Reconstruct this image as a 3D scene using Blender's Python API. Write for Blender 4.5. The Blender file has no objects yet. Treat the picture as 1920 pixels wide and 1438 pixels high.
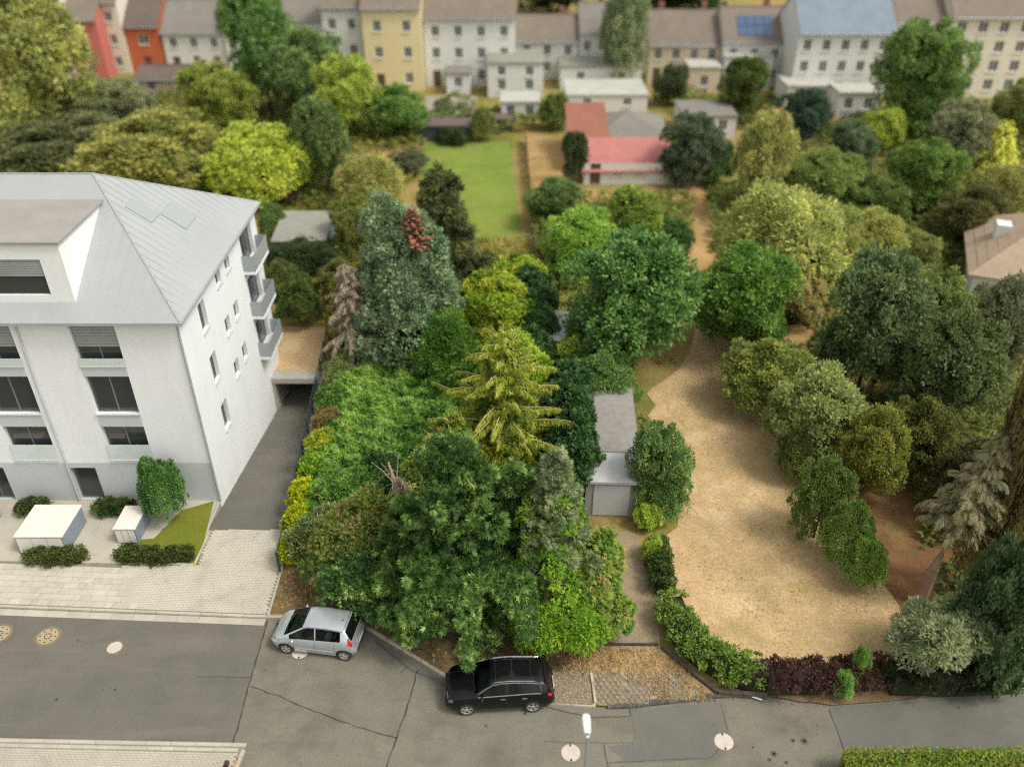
import bpy, bmesh, math, random
import numpy as np
from mathutils import Vector, Matrix

# ------------------------------------------------------------------ camera, sky, sun, exposure
SC = bpy.context.scene
COL = SC.collection
PITCH = math.radians(33.7)
CAMH = 30.0
FPX = 1600.0
SP, CP = math.sin(PITCH), math.cos(PITCH)
cam_d = bpy.data.cameras.new('camera')
cam = bpy.data.objects.new('camera', cam_d)
COL.objects.link(cam)
cam.location = (0, 0, CAMH)
cam.rotation_euler = (math.pi / 2 - PITCH, 0, 0)
cam_d.sensor_width = 72
cam_d.lens = 60.0
cam_d.clip_start = 0.5
cam_d.clip_end = 3000
cam_d.dof.use_dof = True
cam_d.dof.focus_distance = 38.5
cam_d.dof.aperture_fstop = 0.18
SC.camera = cam

SUN_EL, SUN_AZ = 56.0, 112.0      # azimuth: clockwise from +Y
world = bpy.data.worlds.new('World')
SC.world = world
world.use_nodes = True
wn = world.node_tree
wn.nodes.clear()
sky = wn.nodes.new('ShaderNodeTexSky')
sky.sky_type = 'NISHITA'
sky.sun_disc = False
sky.sun_elevation = math.radians(SUN_EL)
sky.sun_rotation = math.radians(SUN_AZ)
sky.air_density = 1.0
sky.dust_density = 3.0
hs = wn.nodes.new('ShaderNodeHueSaturation')
hs.inputs['Saturation'].default_value = 0.22
tn = wn.nodes.new('ShaderNodeMix'); tn.data_type = 'RGBA'; tn.blend_type = 'MULTIPLY'
tn.inputs[0].default_value = 1.0
tn.inputs[7].default_value = (1.0, 0.975, 0.905, 1)
bg = wn.nodes.new('ShaderNodeBackground')
bg.inputs['Strength'].default_value = 0.15
wo = wn.nodes.new('ShaderNodeOutputWorld')
wn.links.new(sky.outputs[0], hs.inputs['Color'])
wn.links.new(hs.outputs[0], tn.inputs[6])
wn.links.new(tn.outputs[2], bg.inputs[0])
wn.links.new(bg.outputs[0], wo.inputs[0])

sun_d = bpy.data.lights.new('sun', 'SUN')
sun = bpy.data.objects.new('sun', sun_d)
COL.objects.link(sun)
sun_d.energy = 1.1
sun_d.angle = math.radians(14)
sun_d.color = (1.0, 0.96, 0.88)
_sd = Vector((math.sin(math.radians(SUN_AZ)) * math.cos(math.radians(SUN_EL)),
              math.cos(math.radians(SUN_AZ)) * math.cos(math.radians(SUN_EL)),
              math.sin(math.radians(SUN_EL))))
sun.rotation_euler = _sd.to_track_quat('Z', 'Y').to_euler()
sun.location = _sd * 200

SC.view_settings.view_transform = 'Standard'
SC.view_settings.look = 'None'
SC.view_settings.exposure = 0.70
SC.view_settings.gamma = 1.0
SC.view_settings.use_curve_mapping = False
SC.render.engine = 'CYCLES'
DENOISE = False
SC.cycles.use_denoising = DENOISE
SC.cycles.filter_width = 1.2
SC.cycles.max_bounces = 6
SC.cycles.diffuse_bounces = 4
SC.cycles.transparent_max_bounces = 6

# ------------------------------------------------------------------ helpers
def S(r, g, b, k=1.0):
    def f(c):
        c /= 255.0
        return (c / 12.92 if c <= 0.04045 else ((c + 0.055) / 1.055) ** 2.4) * k
    return (f(r), f(g), f(b), 1.0)

def G(px, py, z=0.0):
    """the point at height z that the photograph shows at (px, py)"""
    v = (py - 719) / FPX
    t = (CAMH - z) / (SP + v * CP)
    return Vector(((px - 960) / FPX * t, t * (CP - v * SP), z))

def at_Y(px, py, Y):
    v = (py - 719) / FPX
    t = Y / (CP - v * SP)
    return Vector(((px - 960) / FPX * t, Y, CAMH - t * (SP + v * CP)))

def link(name, me, parent=None, mat=None, kind=None):
    o = bpy.data.objects.new(name, me)
    COL.objects.link(o)
    if mat is not None and me is not None and len(me.materials) == 0:
        me.materials.append(mat)
    if parent is not None:
        o.parent = parent
    if kind:
        o['kind'] = kind
    return o

def tag(o, label, cat, group=None):
    o['label'] = label
    o['category'] = cat
    if group:
        o['group'] = group
    return o

def thing(name, label, cat, loc=(0, 0, 0), rz=0.0, group=None):
    o = bpy.data.objects.new(name, None)
    COL.objects.link(o)
    o.empty_display_size = 0.3
    o.location = loc
    o.rotation_euler = (0, 0, rz)
    return tag(o, label, cat, group)

def copy_tree(root, name=None):
    r = root.copy(); COL.objects.link(r)
    for c in root.children:
        d = c.copy(); COL.objects.link(d); d.parent = r
        for e in c.children:
            f = e.copy(); COL.objects.link(f); f.parent = d
    return r

class MB:
    def __init__(self):
        self.v = []; self.f = []
    def add(self, vs, fs):
        n = len(self.v)
        self.v += [tuple(p) for p in vs]
        self.f += [tuple(i + n for i in f) for f in fs]
        return self
    def box(self, x0, x1, y0, y1, z0, z1):
        vs = [(x0,y0,z0),(x1,y0,z0),(x1,y1,z0),(x0,y1,z0),(x0,y0,z1),(x1,y0,z1),(x1,y1,z1),(x0,y1,z1)]
        return self.add(vs, [(0,3,2,1),(4,5,6,7),(0,1,5,4),(1,2,6,5),(2,3,7,6),(3,0,4,7)])
    def obox(self, a, b, w, z0, z1):
        """box along a->b (2D points) of width w"""
        a = Vector((a[0], a[1], 0)); b = Vector((b[0], b[1], 0))
        d = (b - a).normalized(); n = Vector((-d.y, d.x, 0)) * w / 2
        vs = [a - n, b - n, b + n, a + n]
        vs = [Vector((p.x, p.y, z0)) for p in vs] + [Vector((p.x, p.y, z1)) for p in vs]
        return self.add(vs, [(0,3,2,1),(4,5,6,7),(0,1,5,4),(1,2,6,5),(2,3,7,6),(3,0,4,7)])
    def prism(self, pts, z0, z1):
        n = len(pts)
        area = sum(pts[i][0]*pts[(i+1)%n][1]-pts[(i+1)%n][0]*pts[i][1] for i in range(n))
        if area < 0: pts = list(reversed(pts))
        vs = [(p[0], p[1], z0) for p in pts] + [(p[0], p[1], z1) for p in pts]
        fs = [tuple(range(n-1, -1, -1)), tuple(range(n, 2*n))]
        fs += [(i, (i+1) % n, n + (i+1) % n, n + i) for i in range(n)]
        return self.add(vs, fs)
    def tube(self, pts, rads, seg=6, cap=True):
        pts = [Vector(p) for p in pts]
        if not isinstance(rads, (list, tuple)): rads = [rads] * len(pts)
        rings = []
        vs = []
        for i, p in enumerate(pts):
            d = (pts[min(i+1, len(pts)-1)] - pts[max(i-1, 0)])
            if d.length < 1e-6: d = Vector((0, 0, 1))
            d.normalize()
            u = d.cross(Vector((0, 0, 1)))
            if u.length < 0.1: u = d.cross(Vector((1, 0, 0)))
            u.normalize(); w = d.cross(u)
            for k in range(seg):
                a = 2 * math.pi * k / seg
                vs.append(p + (u * math.cos(a) + w * math.sin(a)) * rads[i])
        fs = []
        for i in range(len(pts) - 1):
            for k in range(seg):
                k2 = (k + 1) % seg
                fs.append((i*seg+k, (i+1)*seg+k, (i+1)*seg+k2, i*seg+k2))
        if cap:
            fs.append(tuple(range(seg)))
            fs.append(tuple(reversed(range((len(pts)-1)*seg, len(pts)*seg))))
        return self.add(vs, fs)
    def lathe(self, prof, c, axis='Z', seg=16):
        """prof: (radius, height) pairs round an axis through c"""
        vs = []; fs = []
        for r, h in prof:
            for k in range(seg):
                a = 2*math.pi*k/seg
                if axis == 'Z': vs.append((c[0]+r*math.cos(a), c[1]+r*math.sin(a), c[2]+h))
                else: vs.append((c[0]+r*math.cos(a), c[1]+h, c[2]+r*math.sin(a)))
        for i in range(len(prof)-1):
            for k in range(seg):
                k2 = (k+1) % seg
                fs.append((i*seg+k, i*seg+k2, (i+1)*seg+k2, (i+1)*seg+k))
        fs.append(tuple(range(seg))); fs.append(tuple(range((len(prof)-1)*seg, len(prof)*seg)))
        return self.add(vs, fs)
    def ball(self, c, r, seg=10, rings=7):
        if not isinstance(r, (list, tuple)): r = (r, r, r)
        vs = [(c[0], c[1], c[2]-r[2])]
        for i in range(1, rings):
            t = math.pi * i / rings
            for k in range(seg):
                a = 2*math.pi*k/seg
                vs.append((c[0]+r[0]*math.sin(t)*math.cos(a), c[1]+r[1]*math.sin(t)*math.sin(a), c[2]-r[2]*math.cos(t)))
        vs.append((c[0], c[1], c[2]+r[2]))
        fs = [(0, 1+(k+1) % seg, 1+k) for k in range(seg)]
        for i in range(rings-2):
            for k in range(seg):
                k2 = (k+1) % seg
                fs.append((1+i*seg+k, 1+i*seg+k2, 1+(i+1)*seg+k2, 1+(i+1)*seg+k))
        b = 1+(rings-2)*seg; n = len(vs)-1
        fs += [(b+k, b+(k+1) % seg, n) for k in range(seg)]
        return self.add(vs, fs)
    def mesh(self, name, mat=None, smooth=False, bevel=0.0, fix=False):
        me = bpy.data.meshes.new(name)
        me.from_pydata(self.v, [], self.f)
        if bevel or fix:
            bm = bmesh.new(); bm.from_mesh(me)
            if fix: bmesh.ops.recalc_face_normals(bm, faces=bm.faces)
            if bevel:
                bmesh.ops.bevel(bm, geom=bm.edges[:], offset=bevel, segments=1, affect='EDGES', profile=0.5)
            bm.to_mesh(me); bm.free()
        if smooth:
            me.polygons.foreach_set('use_smooth', [True] * len(me.polygons))
        if mat is not None: me.materials.append(mat)
        me.update()
        return me
    def obj(self, name, mat, parent=None, smooth=False, bevel=0.0, fix=False, kind=None):
        return link(name, self.mesh(name, mat, smooth, bevel, fix), parent, None, kind)

# ------------------------------------------------------------------ materials
MATS = {}
def principled(name, col, rough=0.8, metal=0.0, spec=0.5, coat=0.0):
    m = bpy.data.materials.new(name); m.use_nodes = True
    b = m.node_tree.nodes['Principled BSDF']
    b.inputs['Base Color'].default_value = col if len(col) == 4 else (*col, 1)
    b.inputs['Roughness'].default_value = rough
    b.inputs['Metallic'].default_value = metal
    b.inputs['Specular IOR Level'].default_value = spec
    b.inputs['Coat Weight'].default_value = coat
    b.inputs['Coat Roughness'].default_value = 0.03
    return m

def noisy(name, cols, scale=3.0, rough=0.85, bump=0.0, bscale=40.0, detail=6.0, stops=None, fine=0.0,
          fine_scale=60.0, per_obj=0.0, spec=0.35, stain=None, stain_scale=0.3, metal=0.0, lo=0.3, hi=0.7,
          stain_lo=0.5, stain_hi=0.68, stretch=None):
    """noise mixed colours with fine grain, relief and a little change from piece to piece"""
    if name in MATS: return MATS[name]
    m = principled(name, cols[0], rough, metal, spec)
    nt = m.node_tree; N = nt.nodes; L = nt.links
    b = N['Principled BSDF']
    geo = N.new('ShaderNodeNewGeometry')
    n1 = N.new('ShaderNodeTexNoise'); n1.inputs['Scale'].default_value = scale; n1.inputs['Detail'].default_value = detail
    n1.inputs['Roughness'].default_value = 0.62
    L.new(geo.outputs['Position'], n1.inputs['Vector'])
    r = N.new('ShaderNodeValToRGB'); L.new(n1.outputs['Fac'], r.inputs[0])
    e = r.color_ramp.elements
    k = len(cols)
    e[0].position = lo; e[0].color = cols[0]; e[1].position = hi; e[1].color = cols[-1]
    for i in range(1, k-1):
        q = e.new(lo + (hi-lo)*i/(k-1)); q.color = cols[i]
    out = r.outputs[0]
    def mul(a, fac_sock, lo_, hi_):
        mr = N.new('ShaderNodeMapRange'); mr.inputs['To Min'].default_value = lo_; mr.inputs['To Max'].default_value = hi_
        L.new(fac_sock, mr.inputs['Value'])
        mx = N.new('ShaderNodeMix'); mx.data_type = 'RGBA'; mx.blend_type = 'MULTIPLY'; mx.inputs[0].default_value = 1
        L.new(a, mx.inputs[6]); L.new(mr.outputs[0], mx.inputs[7])
        return mx.outputs[2], mr
    if fine:
        n2 = N.new('ShaderNodeTexNoise'); n2.inputs['Scale'].default_value = fine_scale; n2.inputs['Detail'].default_value = 3
        L.new(geo.outputs['Position'], n2.inputs['Vector'])
        out, mr = mul(out, n2.outputs['Fac'], 1-fine, 1+fine)
        mr.inputs['From Min'].default_value = 0.25; mr.inputs['From Max'].default_value = 0.75
    if per_obj:
        oi = N.new('ShaderNodeObjectInfo')
        out, mr = mul(out, oi.outputs['Random'], 1-per_obj, 1+per_obj)
    if stain is not None:
        n3 = N.new('ShaderNodeTexNoise'); n3.inputs['Scale'].default_value = stain_scale; n3.inputs['Detail'].default_value = 8
        n3.inputs['Roughness'].default_value = 0.66; n3.inputs['Distortion'].default_value = 0.6
        if stretch:
            mp = N.new('ShaderNodeMapping'); mp.inputs['Scale'].default_value = stretch
            L.new(geo.outputs['Position'], mp.inputs['Vector']); L.new(mp.outputs[0], n3.inputs['Vector'])
        else: L.new(geo.outputs['Position'], n3.inputs['Vector'])
        mr = N.new('ShaderNodeMapRange'); mr.inputs['From Min'].default_value = stain_lo; mr.inputs['From Max'].default_value = stain_hi
        L.new(n3.outputs['Fac'], mr.inputs['Value'])
        mx = N.new('ShaderNodeMix'); mx.data_type = 'RGBA'; mx.inputs[7].default_value = stain
        mu = N.new('ShaderNodeMath'); mu.operation = 'MULTIPLY'; mu.inputs[1].default_value = 0.5
        L.new(mr.outputs[0], mu.inputs[0])
        L.new(mu.outputs[0], mx.inputs[0]); L.new(out, mx.inputs[6]); out = mx.outputs[2]
    L.new(out, b.inputs['Base Color'])
    if bump:
        n4 = N.new('ShaderNodeTexNoise'); n4.inputs['Scale'].default_value = bscale; n4.inputs['Detail'].default_value = 5
        L.new(geo.outputs['Position'], n4.inputs['Vector'])
        bp = N.new('ShaderNodeBump'); bp.inputs['Strength'].default_value = 1.0; bp.inputs['Distance'].default_value = bump
        L.new(n4.outputs['Fac'], bp.inputs['Height']); L.new(bp.outputs[0], b.inputs['Normal'])
    MATS[name] = m
    return m

def leafmat(name, cols, rough=0.55, trans=0.3, dead=False):
    """leaf colour from a per-leaf tint (with painted depth shade in bramble and undergrowth); None = the crown's own object colour"""
    if name in MATS: return MATS[name]
    m = principled(name, (0.1, 0.2, 0.03, 1), rough, 0, 0.3)
    nt = m.node_tree; N = nt.nodes; L = nt.links
    b = N['Principled BSDF']
    at = N.new('ShaderNodeAttribute'); at.attribute_name = 'tint'
    if cols is None:
        oi = N.new('ShaderNodeObjectInfo')
        hsv = N.new('ShaderNodeHueSaturation')
        mr = N.new('ShaderNodeMapRange'); mr.inputs['To Min'].default_value = 0.55; mr.inputs['To Max'].default_value = 1.5
        mh = N.new('ShaderNodeMapRange'); mh.inputs['To Min'].default_value = 0.525; mh.inputs['To Max'].default_value = 0.478
        L.new(at.outputs['Fac'], mr.inputs['Value']); L.new(at.outputs['Fac'], mh.inputs['Value'])
        L.new(mr.outputs[0], hsv.inputs['Value']); L.new(mh.outputs[0], hsv.inputs['Hue'])
        hsv.inputs['Saturation'].default_value = 0.86
        L.new(oi.outputs['Color'], hsv.inputs['Color'])
        out = hsv.outputs[0]
    else:
        r = N.new('ShaderNodeValToRGB'); L.new(at.outputs['Fac'], r.inputs[0])
        e = r.color_ramp.elements
        cols = [((c[0]*1.22, c[1]*1.13, c[2]*1.12, 1) if c[1] > c[0]*1.25 else c) for c in cols]
        e[0].position = 0; e[0].color = cols[0]; e[1].position = 1; e[1].color = cols[-1]
        for i in range(1, len(cols)-1):
            q = e.new(i/(len(cols)-1)); q.color = cols[i]
        out = r.outputs[0]
    L.new(out, b.inputs['Base Color'])
    if trans:
        t = N.new('ShaderNodeBsdfTranslucent'); L.new(out, t.inputs['Color'])
        mx = N.new('ShaderNodeMixShader'); mx.inputs[0].default_value = trans
        L.new(b.outputs[0], mx.inputs[1]); L.new(t.outputs[0], mx.inputs[2])
        L.new(mx.outputs[0], N['Material Output'].inputs['Surface'])
    MATS[name] = m
    return m

# ------------------------------------------------------------------ leaves
def tpl_leaf(fold=0.12, w=0.32):
    v = np.array([(0,0,0),(0.45,w,fold),(1,0,-0.05),(0.45,-w,fold)], float)
    return v, [(0,2,1),(0,3,2)]
def tpl_star(n=5, w=0.17, droop=0.25):
    vs=[]; fs=[]
    for i in range(n):
        a = (i-(n-1)/2)*2.3/(n-1) if n > 1 else 0
        L_ = 1.0-0.25*abs(a)
        d=np.array((math.cos(a),math.sin(a),0)); p=np.array((-d[1],d[0],0))
        k=len(vs)
        vs += [tuple(d*L_*0.25+p*w*1.25+np.array((0,0,0.05))), tuple(d*L_*0.2-p*w*1.25+np.array((0,0,0.05))), tuple(d*L_+np.array((0,0,-droop)))]
        fs += [(k,k+1,k+2)]
    return np.array(vs,float), fs
def tpl_spray(n=4, w=0.07, droop=0.3):
    """a flat conifer twig: blades to both sides of a drooping axis"""
    vs=[]; fs=[]
    def blade(p, d, l, ww):
        d=np.array(d,float); d/=np.linalg.norm(d); q=np.array((-d[1],d[0],0.0)); k=len(vs)
        vs.extend([tuple(np.array(p)-q*ww), tuple(np.array(p)+q*ww), tuple(np.array(p)+d*l)]); fs.append((k,k+2,k+1))
    ax = lambda s: (s,0,-droop*s*s)
    blade(ax(0.0),(1,0,-0.1),0.62,w*0.9); blade(ax(0.5),(1,0,-droop*1.4),0.5,w*1.1)
    for i in range(n):
        s=0.12+0.7*i/n
        for sd in (-1,1):
            blade(ax(s),(0.75,0.8*sd,-0.25-droop*s),0.44*(1-0.45*s),w*1.25)
    return np.array(vs,float), fs
def tpl_needles(n=9, w=0.03, seed=3):
    """an open, drooping tuft of thin blades"""
    rr=random.Random(seed); vs=[]; fs=[]
    for i in range(n):
        s=i/n*0.55; a=(1 if i%2 else -1)*rr.uniform(0.15,0.8); l=rr.uniform(0.4,0.75)
        d=np.array((math.cos(a),math.sin(a),rr.uniform(-0.35,0.3))); q=np.array((-math.sin(a),math.cos(a),0.0))*w*rr.uniform(.8,1.6)
        p=np.array((s,0,0)); k=len(vs); vs+= [tuple(p-q),tuple(p+q),tuple(p+d*l)]; fs.append((k,k+2,k+1))
    return np.array(vs,float),fs
def tpl_blades(n=4, w=0.035, lean=0.35, seed=1):
    rr=random.Random(seed); vs=[]; fs=[]
    for i in range(n):
        a=rr.uniform(0,6.28); r=rr.uniform(0,0.18); l=rr.uniform(0.6,1); ln=rr.uniform(0.1,1)*lean
        p=np.array((rr.uniform(-1,1)*0.15,rr.uniform(-1,1)*0.15,0)); q=np.array((-math.sin(a),math.cos(a),0))*w
        m=p+np.array((math.cos(a)*ln*0.35,math.sin(a)*ln*0.35,l*0.6)); t=p+np.array((math.cos(a)*ln,math.sin(a)*ln,l*0.95))
        k=len(vs); vs+=[tuple(p-q),tuple(p+q),tuple(m+q*0.7),tuple(m-q*0.7),tuple(t)]
        fs+=[(k,k+1,k+2),(k,k+2,k+3),(k+3,k+2,k+4)]
    # axis x is 'forward' for place(); blades stand along x
    v=np.array(vs,float); v=v[:,[2,1,0]]
    return v, fs
LEAF=tpl_leaf(); LEAFN=tpl_leaf(0.06,0.16); STAR=tpl_star(5); STAR3=tpl_star(3,0.24,0.15)
SPRAY=tpl_spray(4); SPRAYL=tpl_spray(3,0.09,0.5); BLADES=tpl_blades(); HANG=tpl_needles(6,0.045); TUFT=tpl_needles(6,0.06,5)

def place(tpl, P, D, U, Sz, tint, rng):
    """numpy mesh data of one template put at every P, its x axis along D, its z axis near U"""
    V0, F0 = tpl
    V0 = np.asarray(V0); F0 = np.asarray(F0, dtype=np.int64)
    n = len(P)
    D = D/np.maximum(np.linalg.norm(D, axis=1, keepdims=True), 1e-9)
    Y = np.cross(U, D); ln = np.linalg.norm(Y, axis=1, keepdims=True)
    bad = ln[:, 0] < 1e-3
    if bad.any(): Y[bad] = np.cross(np.array([[1.0, 0.3, 0.2]]), D[bad]); ln = np.linalg.norm(Y, axis=1, keepdims=True)
    Y /= ln
    Z = np.cross(D, Y)
    S3 = Sz[:, None, None]
    W = P[:, None, :] + S3*(V0[None, :, 0:1]*D[:, None, :] + V0[None, :, 1:2]*Y[:, None, :] + V0[None, :, 2:3]*Z[:, None, :])
    nv = V0.shape[0]
    F = F0[None]+ (np.arange(n)*nv)[:, None, None]
    return W.reshape(-1, 3), F.reshape(-1, 3), np.repeat(tint, nv)

def np_mesh(name, packs, mat):
    Vs=[]; Fs=[]; Ts=[]; k=0
    for V, F, T in packs:
        Vs.append(V); Fs.append(F+k); Ts.append(T); k += len(V)
    V=np.concatenate(Vs).astype(np.float32); F=np.concatenate(Fs).astype(np.int32); T=np.clip(np.concatenate(Ts),0,1).astype(np.float32)
    me=bpy.data.meshes.new(name)
    me.vertices.add(len(V)); me.vertices.foreach_set('co', V.ravel())
    me.loops.add(F.size); me.loops.foreach_set('vertex_index', F.ravel())
    me.polygons.add(len(F)); me.polygons.foreach_set('loop_start', np.arange(0, F.size, 3, dtype=np.int32))
    me.update(calc_edges=True)
    a=me.attributes.new('tint','FLOAT','POINT'); a.data.foreach_set('value', T)
    me.materials.append(mat)
    return me

def unit(rng, n):
    d = rng.normal(size=(n, 3)); return d/np.linalg.norm(d, axis=1, keepdims=True)

def clump_pack(rng, lobes, K, M, rc, leaf, tpl, out=0.6, up=0.2, droop=0.0, flat=0.7, zmin=-0.45, tvar=0.22, tclump=0.22, inner=0.15, tbase=0.5, floor=0.05):
    """leaf clumps over the lobes (ellipsoids); gaps stay between clumps"""
    lobes=np.array(lobes, float)
    wts=lobes[:,3]*lobes[:,4]+lobes[:,3]*lobes[:,5]; wts=wts/wts.sum()
    li=rng.choice(len(lobes), K, p=wts)
    d=unit(rng,K)
    neg=d[:,2]<zmin; d[neg,2]*=-1
    rad=1.0-np.abs(rng.normal(size=K))*inner
    rad += 0.10*np.sin(6*d[:,0]+li)+0.09*np.sin(8*d[:,1]+5*d[:,2]+li*2)
    C=lobes[li,:3]+d*lobes[li,3:6]*rad[:,None]
    nrm=d/lobes[li,3:6]; nrm/=np.linalg.norm(nrm,axis=1,keepdims=True)
    rcs=rc*rng.uniform(0.6,1.3,K)
    ct=rng.normal(size=K)*tclump
    P=np.repeat(C,M,0); Nn=np.repeat(nrm,M,0)
    off=unit(rng,K*M)*(rng.uniform(0,1,(K*M,1))**0.5)*np.repeat(rcs,M)[:,None]
    # flatten the clump along its normal a little
    off-= Nn*np.sum(off*Nn,axis=1,keepdims=True)*0.45
    P=P+off
    oo=off/np.repeat(rcs,M)[:,None]
    D=unit(rng,K*M)*0.7+Nn*out+oo*0.9; D[:,2]+=up-droop
    U=Nn*flat+unit(rng,K*M)*0.55+np.array([0,0,0.6])
    Sz=leaf*rng.uniform(0.65,1.3,K*M)
    T=tbase+np.repeat(ct,M)+rng.normal(size=K*M)*tvar
    ok=P[:,2]>floor
    return place(tpl,P[ok],D[ok],U[ok],Sz[ok],T[ok],rng)

def limbs_mb(rng, h, r0, lobes=None, n=7, lean=(0,0), top=0.75):
    mb=MB()
    pts=[]; m=6
    for i in range(m+1):
        s=i/m
        pts.append((lean[0]*s*s*h+rng.normal()*0.02*h*s*0.6, lean[1]*s*s*h+rng.normal()*0.02*h*s*0.6, h*top*s-(0.1 if i==0 else 0)))
    mb.tube(pts,[r0*(1.25 if i==0 else 1-0.75*i/m) for i in range(m+1)],8)
    if lobes is not None:
        for i in range(n):
            L_=lobes[int(rng.integers(len(lobes)))]
            t=unit(rng,1)[0]; t[2]=abs(t[2])*0.6
            e=Vector((L_[0]+t[0]*L_[3]*0.75,L_[1]+t[1]*L_[4]*0.75,L_[2]+t[2]*L_[5]*0.7))
            k=int(rng.integers(2,m)); b=Vector(pts[k]); mid=(b+e)/2+Vector((0,0,0.08*h*rng.uniform(0,1)))
            r=r0*(1-0.75*k/m)*0.6
            mb.tube([b,mid,e],[r,r*0.6,r*0.2],5)
    return mb

def cone_lobes(rng, h, R, n=46, prof=.7, z0=.08, q0=.20, q1=.34, hang=.12):
    L_=[(0,0,h*t,R*.62*(1-t)**prof+.15,R*.62*(1-t)**prof+.15,h*.16) for t in (.12,.3,.48,.66,.82)]
    L_.append((0,0,h*.93,.28,.28,h*.09))
    for i in range(n):
        t=z0+(1-z0)*((i+.5)/n)**.9*.93; a=i*2.4+rng.normal()*.4
        rt=R*(1-t)**prof*rng.uniform(.72,1.12); q=R*rng.uniform(q0,q1)*(1-.55*t)
        L_.append(((rt-q*.5)*math.cos(a),(rt-q*.5)*math.sin(a),h*t-rt*hang+q*.2,q,q,q*rng.uniform(.55,.8)))
    return [(x,y,max(z,c*.8),a_,b_,c) for x,y,z,a_,b_,c in L_]

def conifer(rng, h, R, nb=150, spray=0.45, per=10, elev=0.2, drop=0.35, tpl=None, prof=1.0, hang=0.0, t0=0.04, jitter=0.15,
            tipup=0.0, tip_t=0.35, tbase=0.35, limb_r=0.03, lean=(0,0), top=1.0, show=0.0, side=0.28, two_top=None):
    """branches in whorls up a trunk, each set with sprays; returns (spray pack, limb builder)"""
    tpl=tpl or SPRAY
    Ps=[];Ds=[];Ts=[];Ss=[]
    limbs=MB()
    limbs.tube([(lean[0]*s*s*h,lean[1]*s*s*h,h*s*0.97-0.1*(s==0)) for s in (0,.25,.5,.75,1)],[0.028*h*(1-0.9*s)+0.01 for s in (0,.25,.5,.75,1)],8)
    for i in range(nb):
        t=t0+(1-t0)*((i+0.5)/nb)**0.85
        az=i*2.39996+rng.normal()*0.25
        Lb=R*(max(1-t,0.0)**prof)*(1+rng.normal()*jitter)+0.12*R*(1-t)+0.05
        if t<0.18: Lb*=0.75+1.4*t
        b=np.array((lean[0]*t*t*h,lean[1]*t*t*h,t*h))
        o=np.array((math.cos(az),math.sin(az),0.0))
        lat=np.array((-o[1],o[0],0.0))
        el=elev+0.5*t*t+rng.normal()*.09; dr=drop*rng.uniform(.6,1.35)
        f=lambda s: b+o*Lb*s+np.array((0,0,Lb*(el*s-dr*s*s+tipup*s**4)))
        if i%max(1,int(nb/110))==0 or show:
            r=limb_r*(0.4+Lb/R)
            limbs.tube([f(0),f(0.4)+np.array((0,0,show*0.1*(1-t))),f(0.75)+np.array((0,0,show*0.12*(1-t))),f(1.0)+np.array((0,0,show*0.06*(1-t)))],[r,r*0.7,r*0.45,r*0.15],4,cap=False)
        n=max(3,int(per*Lb*(0.8+0.4*rng.random())/R*1.4)+2)
        for j in range(n):
            s=0.22+0.78*(j+rng.random())/n
            sd=-1 if (j%2) else 1
            p=f(s); tan=(f(min(s+0.05,1.05))-f(s-0.05)); tan/=np.linalg.norm(tan)
            lw=side*R*(1.05-s)*rng.uniform(0.1,1.0)*(0.5+0.5*Lb/R)
            p=p+lat*sd*lw+np.array((0,0,-abs(lw)*0.25+rng.normal()*0.04))
            d=tan*(0.9+rng.random()*0.4)+lat*sd*(0.75*(1.1-s))+np.array((0,0,-0.15))+rng.normal(size=3)*0.16
            if hang: d=d*(1-hang)+np.array((0,0,-1.0))*hang
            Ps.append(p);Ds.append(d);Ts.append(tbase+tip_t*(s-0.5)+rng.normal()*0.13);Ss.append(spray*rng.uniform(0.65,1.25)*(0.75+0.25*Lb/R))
    P=np.array(Ps);D=np.array(Ds);T=np.array(Ts);Sz=np.array(Ss)
    P[:,2]=np.maximum(P[:,2],0.12)
    U=np.tile(np.array([[0,0,1.0]]),(len(P),1))+rng.normal(size=(len(P),3))*0.35
    return (P,D,U,Sz,T,tpl), limbs
# ------------------------------------------------------------------ setting
GZ = 0.10
K = 0.78
asphalt_new = noisy('asphalt_dark', [S(106,103,95,K), S(120,116,107,K)], 0.5, 0.9, 0.004, 90, stain=S(136,131,120,K), stain_scale=0.5, fine=0.17, fine_scale=16, stretch=(0.18,1,1))
asphalt_old = noisy('asphalt_old', [S(114,110,98,K), S(130,126,112,K), S(138,133,118,K)], 0.45, 0.9, 0.005, 80, stain=S(104,99,89,K), stain_scale=0.9, fine=0.20, fine_scale=14, stretch=(0.55,1,1))
asphalt_patch = noisy('asphalt_patch', [S(110,109,102,K), S(122,120,112,K)], 0.6, 0.92, 0.004, 85, fine=0.12, fine_scale=45, stain=S(135,129,114,K), stain_scale=0.5)
seam_mat = noisy('bitumen_seam', [S(62,60,54,K), S(84,80,72,K)], 3, 0.8)
paver_mat = noisy('pale_paver', [S(196,190,172,K), S(208,202,184,K)], 0.8, 0.85, 0.002, 60, fine=0.06, fine_scale=25, per_obj=0.09, stain=S(166,160,143,K), stain_scale=0.6, stain_lo=0.52)
joint_mat = noisy('joint_sand', [S(134,128,112,K), S(160,153,135,K)], 2, 0.95)
kerb_mat = noisy('kerb_concrete', [S(200,195,178,K), S(186,180,163,K)], 1.2, 0.85, 0.002, 50, per_obj=0.08, fine=0.07, fine_scale=20)
kerb_grey = noisy('kerb_weathered', [S(178,174,160,.9), S(196,190,174,.9)], 2.2, 0.9, 0.003, 40, per_obj=0.1, fine=0.1, fine_scale=22, stain=S(118,114,98,K), stain_scale=1.2)
concrete = noisy('concrete', [S(186,182,172,K), S(168,164,152,K)], 1.0, 0.85, 0.002, 40, fine=0.06)
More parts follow.
